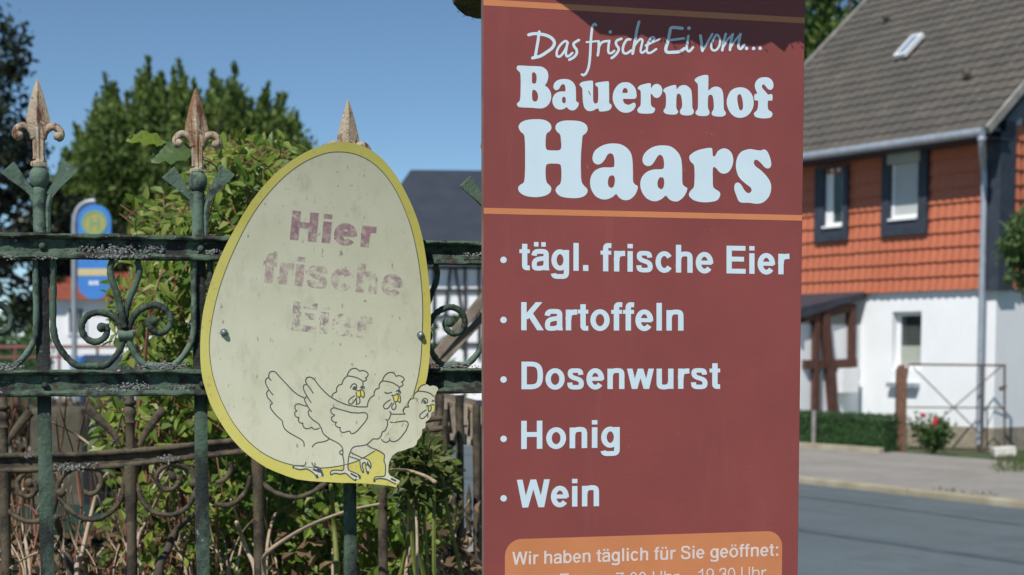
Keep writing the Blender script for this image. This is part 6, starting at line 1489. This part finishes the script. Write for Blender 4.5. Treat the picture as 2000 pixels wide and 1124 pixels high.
pale = [([(210, 925), (190, 960), (160, 1080), (150, 1124)], 2.75, .0055), ([(330, 930), (290, 1010), (270, 1050), (268, 1124)], 2.75, .0045), ([(300, 955), (320, 920)], 2.7, .005), ([(46, 955), (44, 1020), (52, 1070), (58, 1124)], 2.8, .0045), ([(20, 1110), (60, 1085), (110, 1070)], 2.6, .003),
        ([(740, 985), (680, 998), (620, 1020), (560, 1052), (522, 1080), (516, 1124)], 2.45, .0042), ([(764, 917), (800, 920), (830, 930), (850, 942)], 2.4, .0035), ([(782, 958), (802, 975), (812, 1000), (815, 1124)], 2.5, .003), ([(462, 1020), (480, 1070), (500, 1124)], 2.6, .006), ([(600, 965), (570, 985), (535, 1010), (520, 1124)], 2.9, .004), ([(630, 950), (640, 970), (648, 985), (650, 1124)], 3.0, .003),
        ([(318, 770), (345, 810), (352, 850)], 2.9, .0035), ([(240, 800), (228, 850), (215, 880)], 2.8, .0035), ([(100, 825), (150, 850), (190, 880)], 3.0, .003)]
for _ in range(46):
    x = random.uniform(0, 480); k_ = random.uniform(-90, 90); pale.append(([(x+k_, random.uniform(880, 1010)), (x+k_*.55+random.uniform(-20, 20), 1050), (x, 1124)], random.uniform(2.66, 3.0), random.uniform(.0012, .0034)))
for _ in range(30):
    x = random.uniform(470, 900); pale.append(([(x+random.uniform(-50, 50), random.uniform(960, 1020)), (x+random.uniform(-15, 15), 1060), (x, 1124)], random.uniform(2.8, 3.5), random.uniform(.0014, .003)))
stems('dry_stems', 'bleached dry stems arching behind the lower fence bars', pale, M['stem_pale'])
stems('green_canes', 'yellow-green upright canes below the egg sign', [([(646, 948), (652, 1020), (658, 1124)], 2.75, .0072), ([(586, 985), (585, 1060), (583, 1124)], 2.95, .0072), ([(522, 940), (518, 1000), (524, 1124)], 3.0, .004), ([(826, 860), (828, 980), (830, 1124)], 2.9, .004)], M['stem_green'], 'canes')
stems('old_branch', 'thick dark old branches behind the lower fence bars', [([(388, 1000), (345, 1035), (325, 1080), (310, 1124)], 2.72, .0095), ([(108, 1010), (124, 1060), (138, 1124)], 2.75, .010), ([(835, 850), (850, 930), (870, 1000), (890, 1124)], 3.2, .009)], M['bark'], 'branch')
# lawn patch and low weeds in the garden
mb = MB()
for _ in range(5200):
    p = Vector((random.uniform(-5, .1), random.uniform(3.2, 9), -.02)); 
    if p.x+p.y*.02 > .1-.0*p.y or p.dot(RN) > 2.1+p.y*.18: continue
    mb.dia(p, Vector((random.gauss(0, .35), random.gauss(0, .35), 1)), rv(), random.uniform(.05, .16), .012)
tag(mb.build('lawn_grass', M['grass']), 'unmown grass in the garden behind the fence', 'grass', kind='stuff')

# withered leaves caught among the stems
mb = MB()
for _ in range(900):
    x = random.uniform(0, 935); y = 1000+130*random.random()**.7
    c = at(x, y, random.uniform(2.85, 3.6)); mb.leaf(c, rv(), rv(), random.uniform(.018, .04), random.uniform(.008, .018), .5)
tag(mb.build('withered_leaves', M['leaf_dry']), 'withered brown leaves caught among the stems behind the fence', 'dead leaves', kind='stuff')

# weeds along the far kerb
mb = MB()
for _ in range(1500):
    a = random.uniform(2, 30); 
    if math.sin(a*1.3)+math.sin(a*3.7+1) < .2: continue
    p = RD*a+RN*(12.46+abs(random.gauss(0, .07)))+Vector((0, 0, .03)); mb.dia(p, Vector((random.gauss(0, .5), random.gauss(0, .5), 1)), rv(), random.uniform(.02, .07), .012)
tag(mb.build('kerb_weeds', M['grass']), 'sparse low weeds growing along the kerb across the road', 'weeds', kind='stuff')

# wood on the horizon
mb = MB()
for i in range(46):
    x = -95+i*4.2+random.uniform(-1.5, 1.5); y = 128+random.uniform(-6, 6); h = random.uniform(2.4, 3.9)
    crown_blobs(mb, [(x, y, h*.7, random.uniform(3, 4.6), 2.6, h)], 1000, .8, 0, .05)
tag(mb.build('distant_wood', M['leaf_big']), 'distant belt of trees along the horizon beyond the houses', 'wood', kind='stuff')
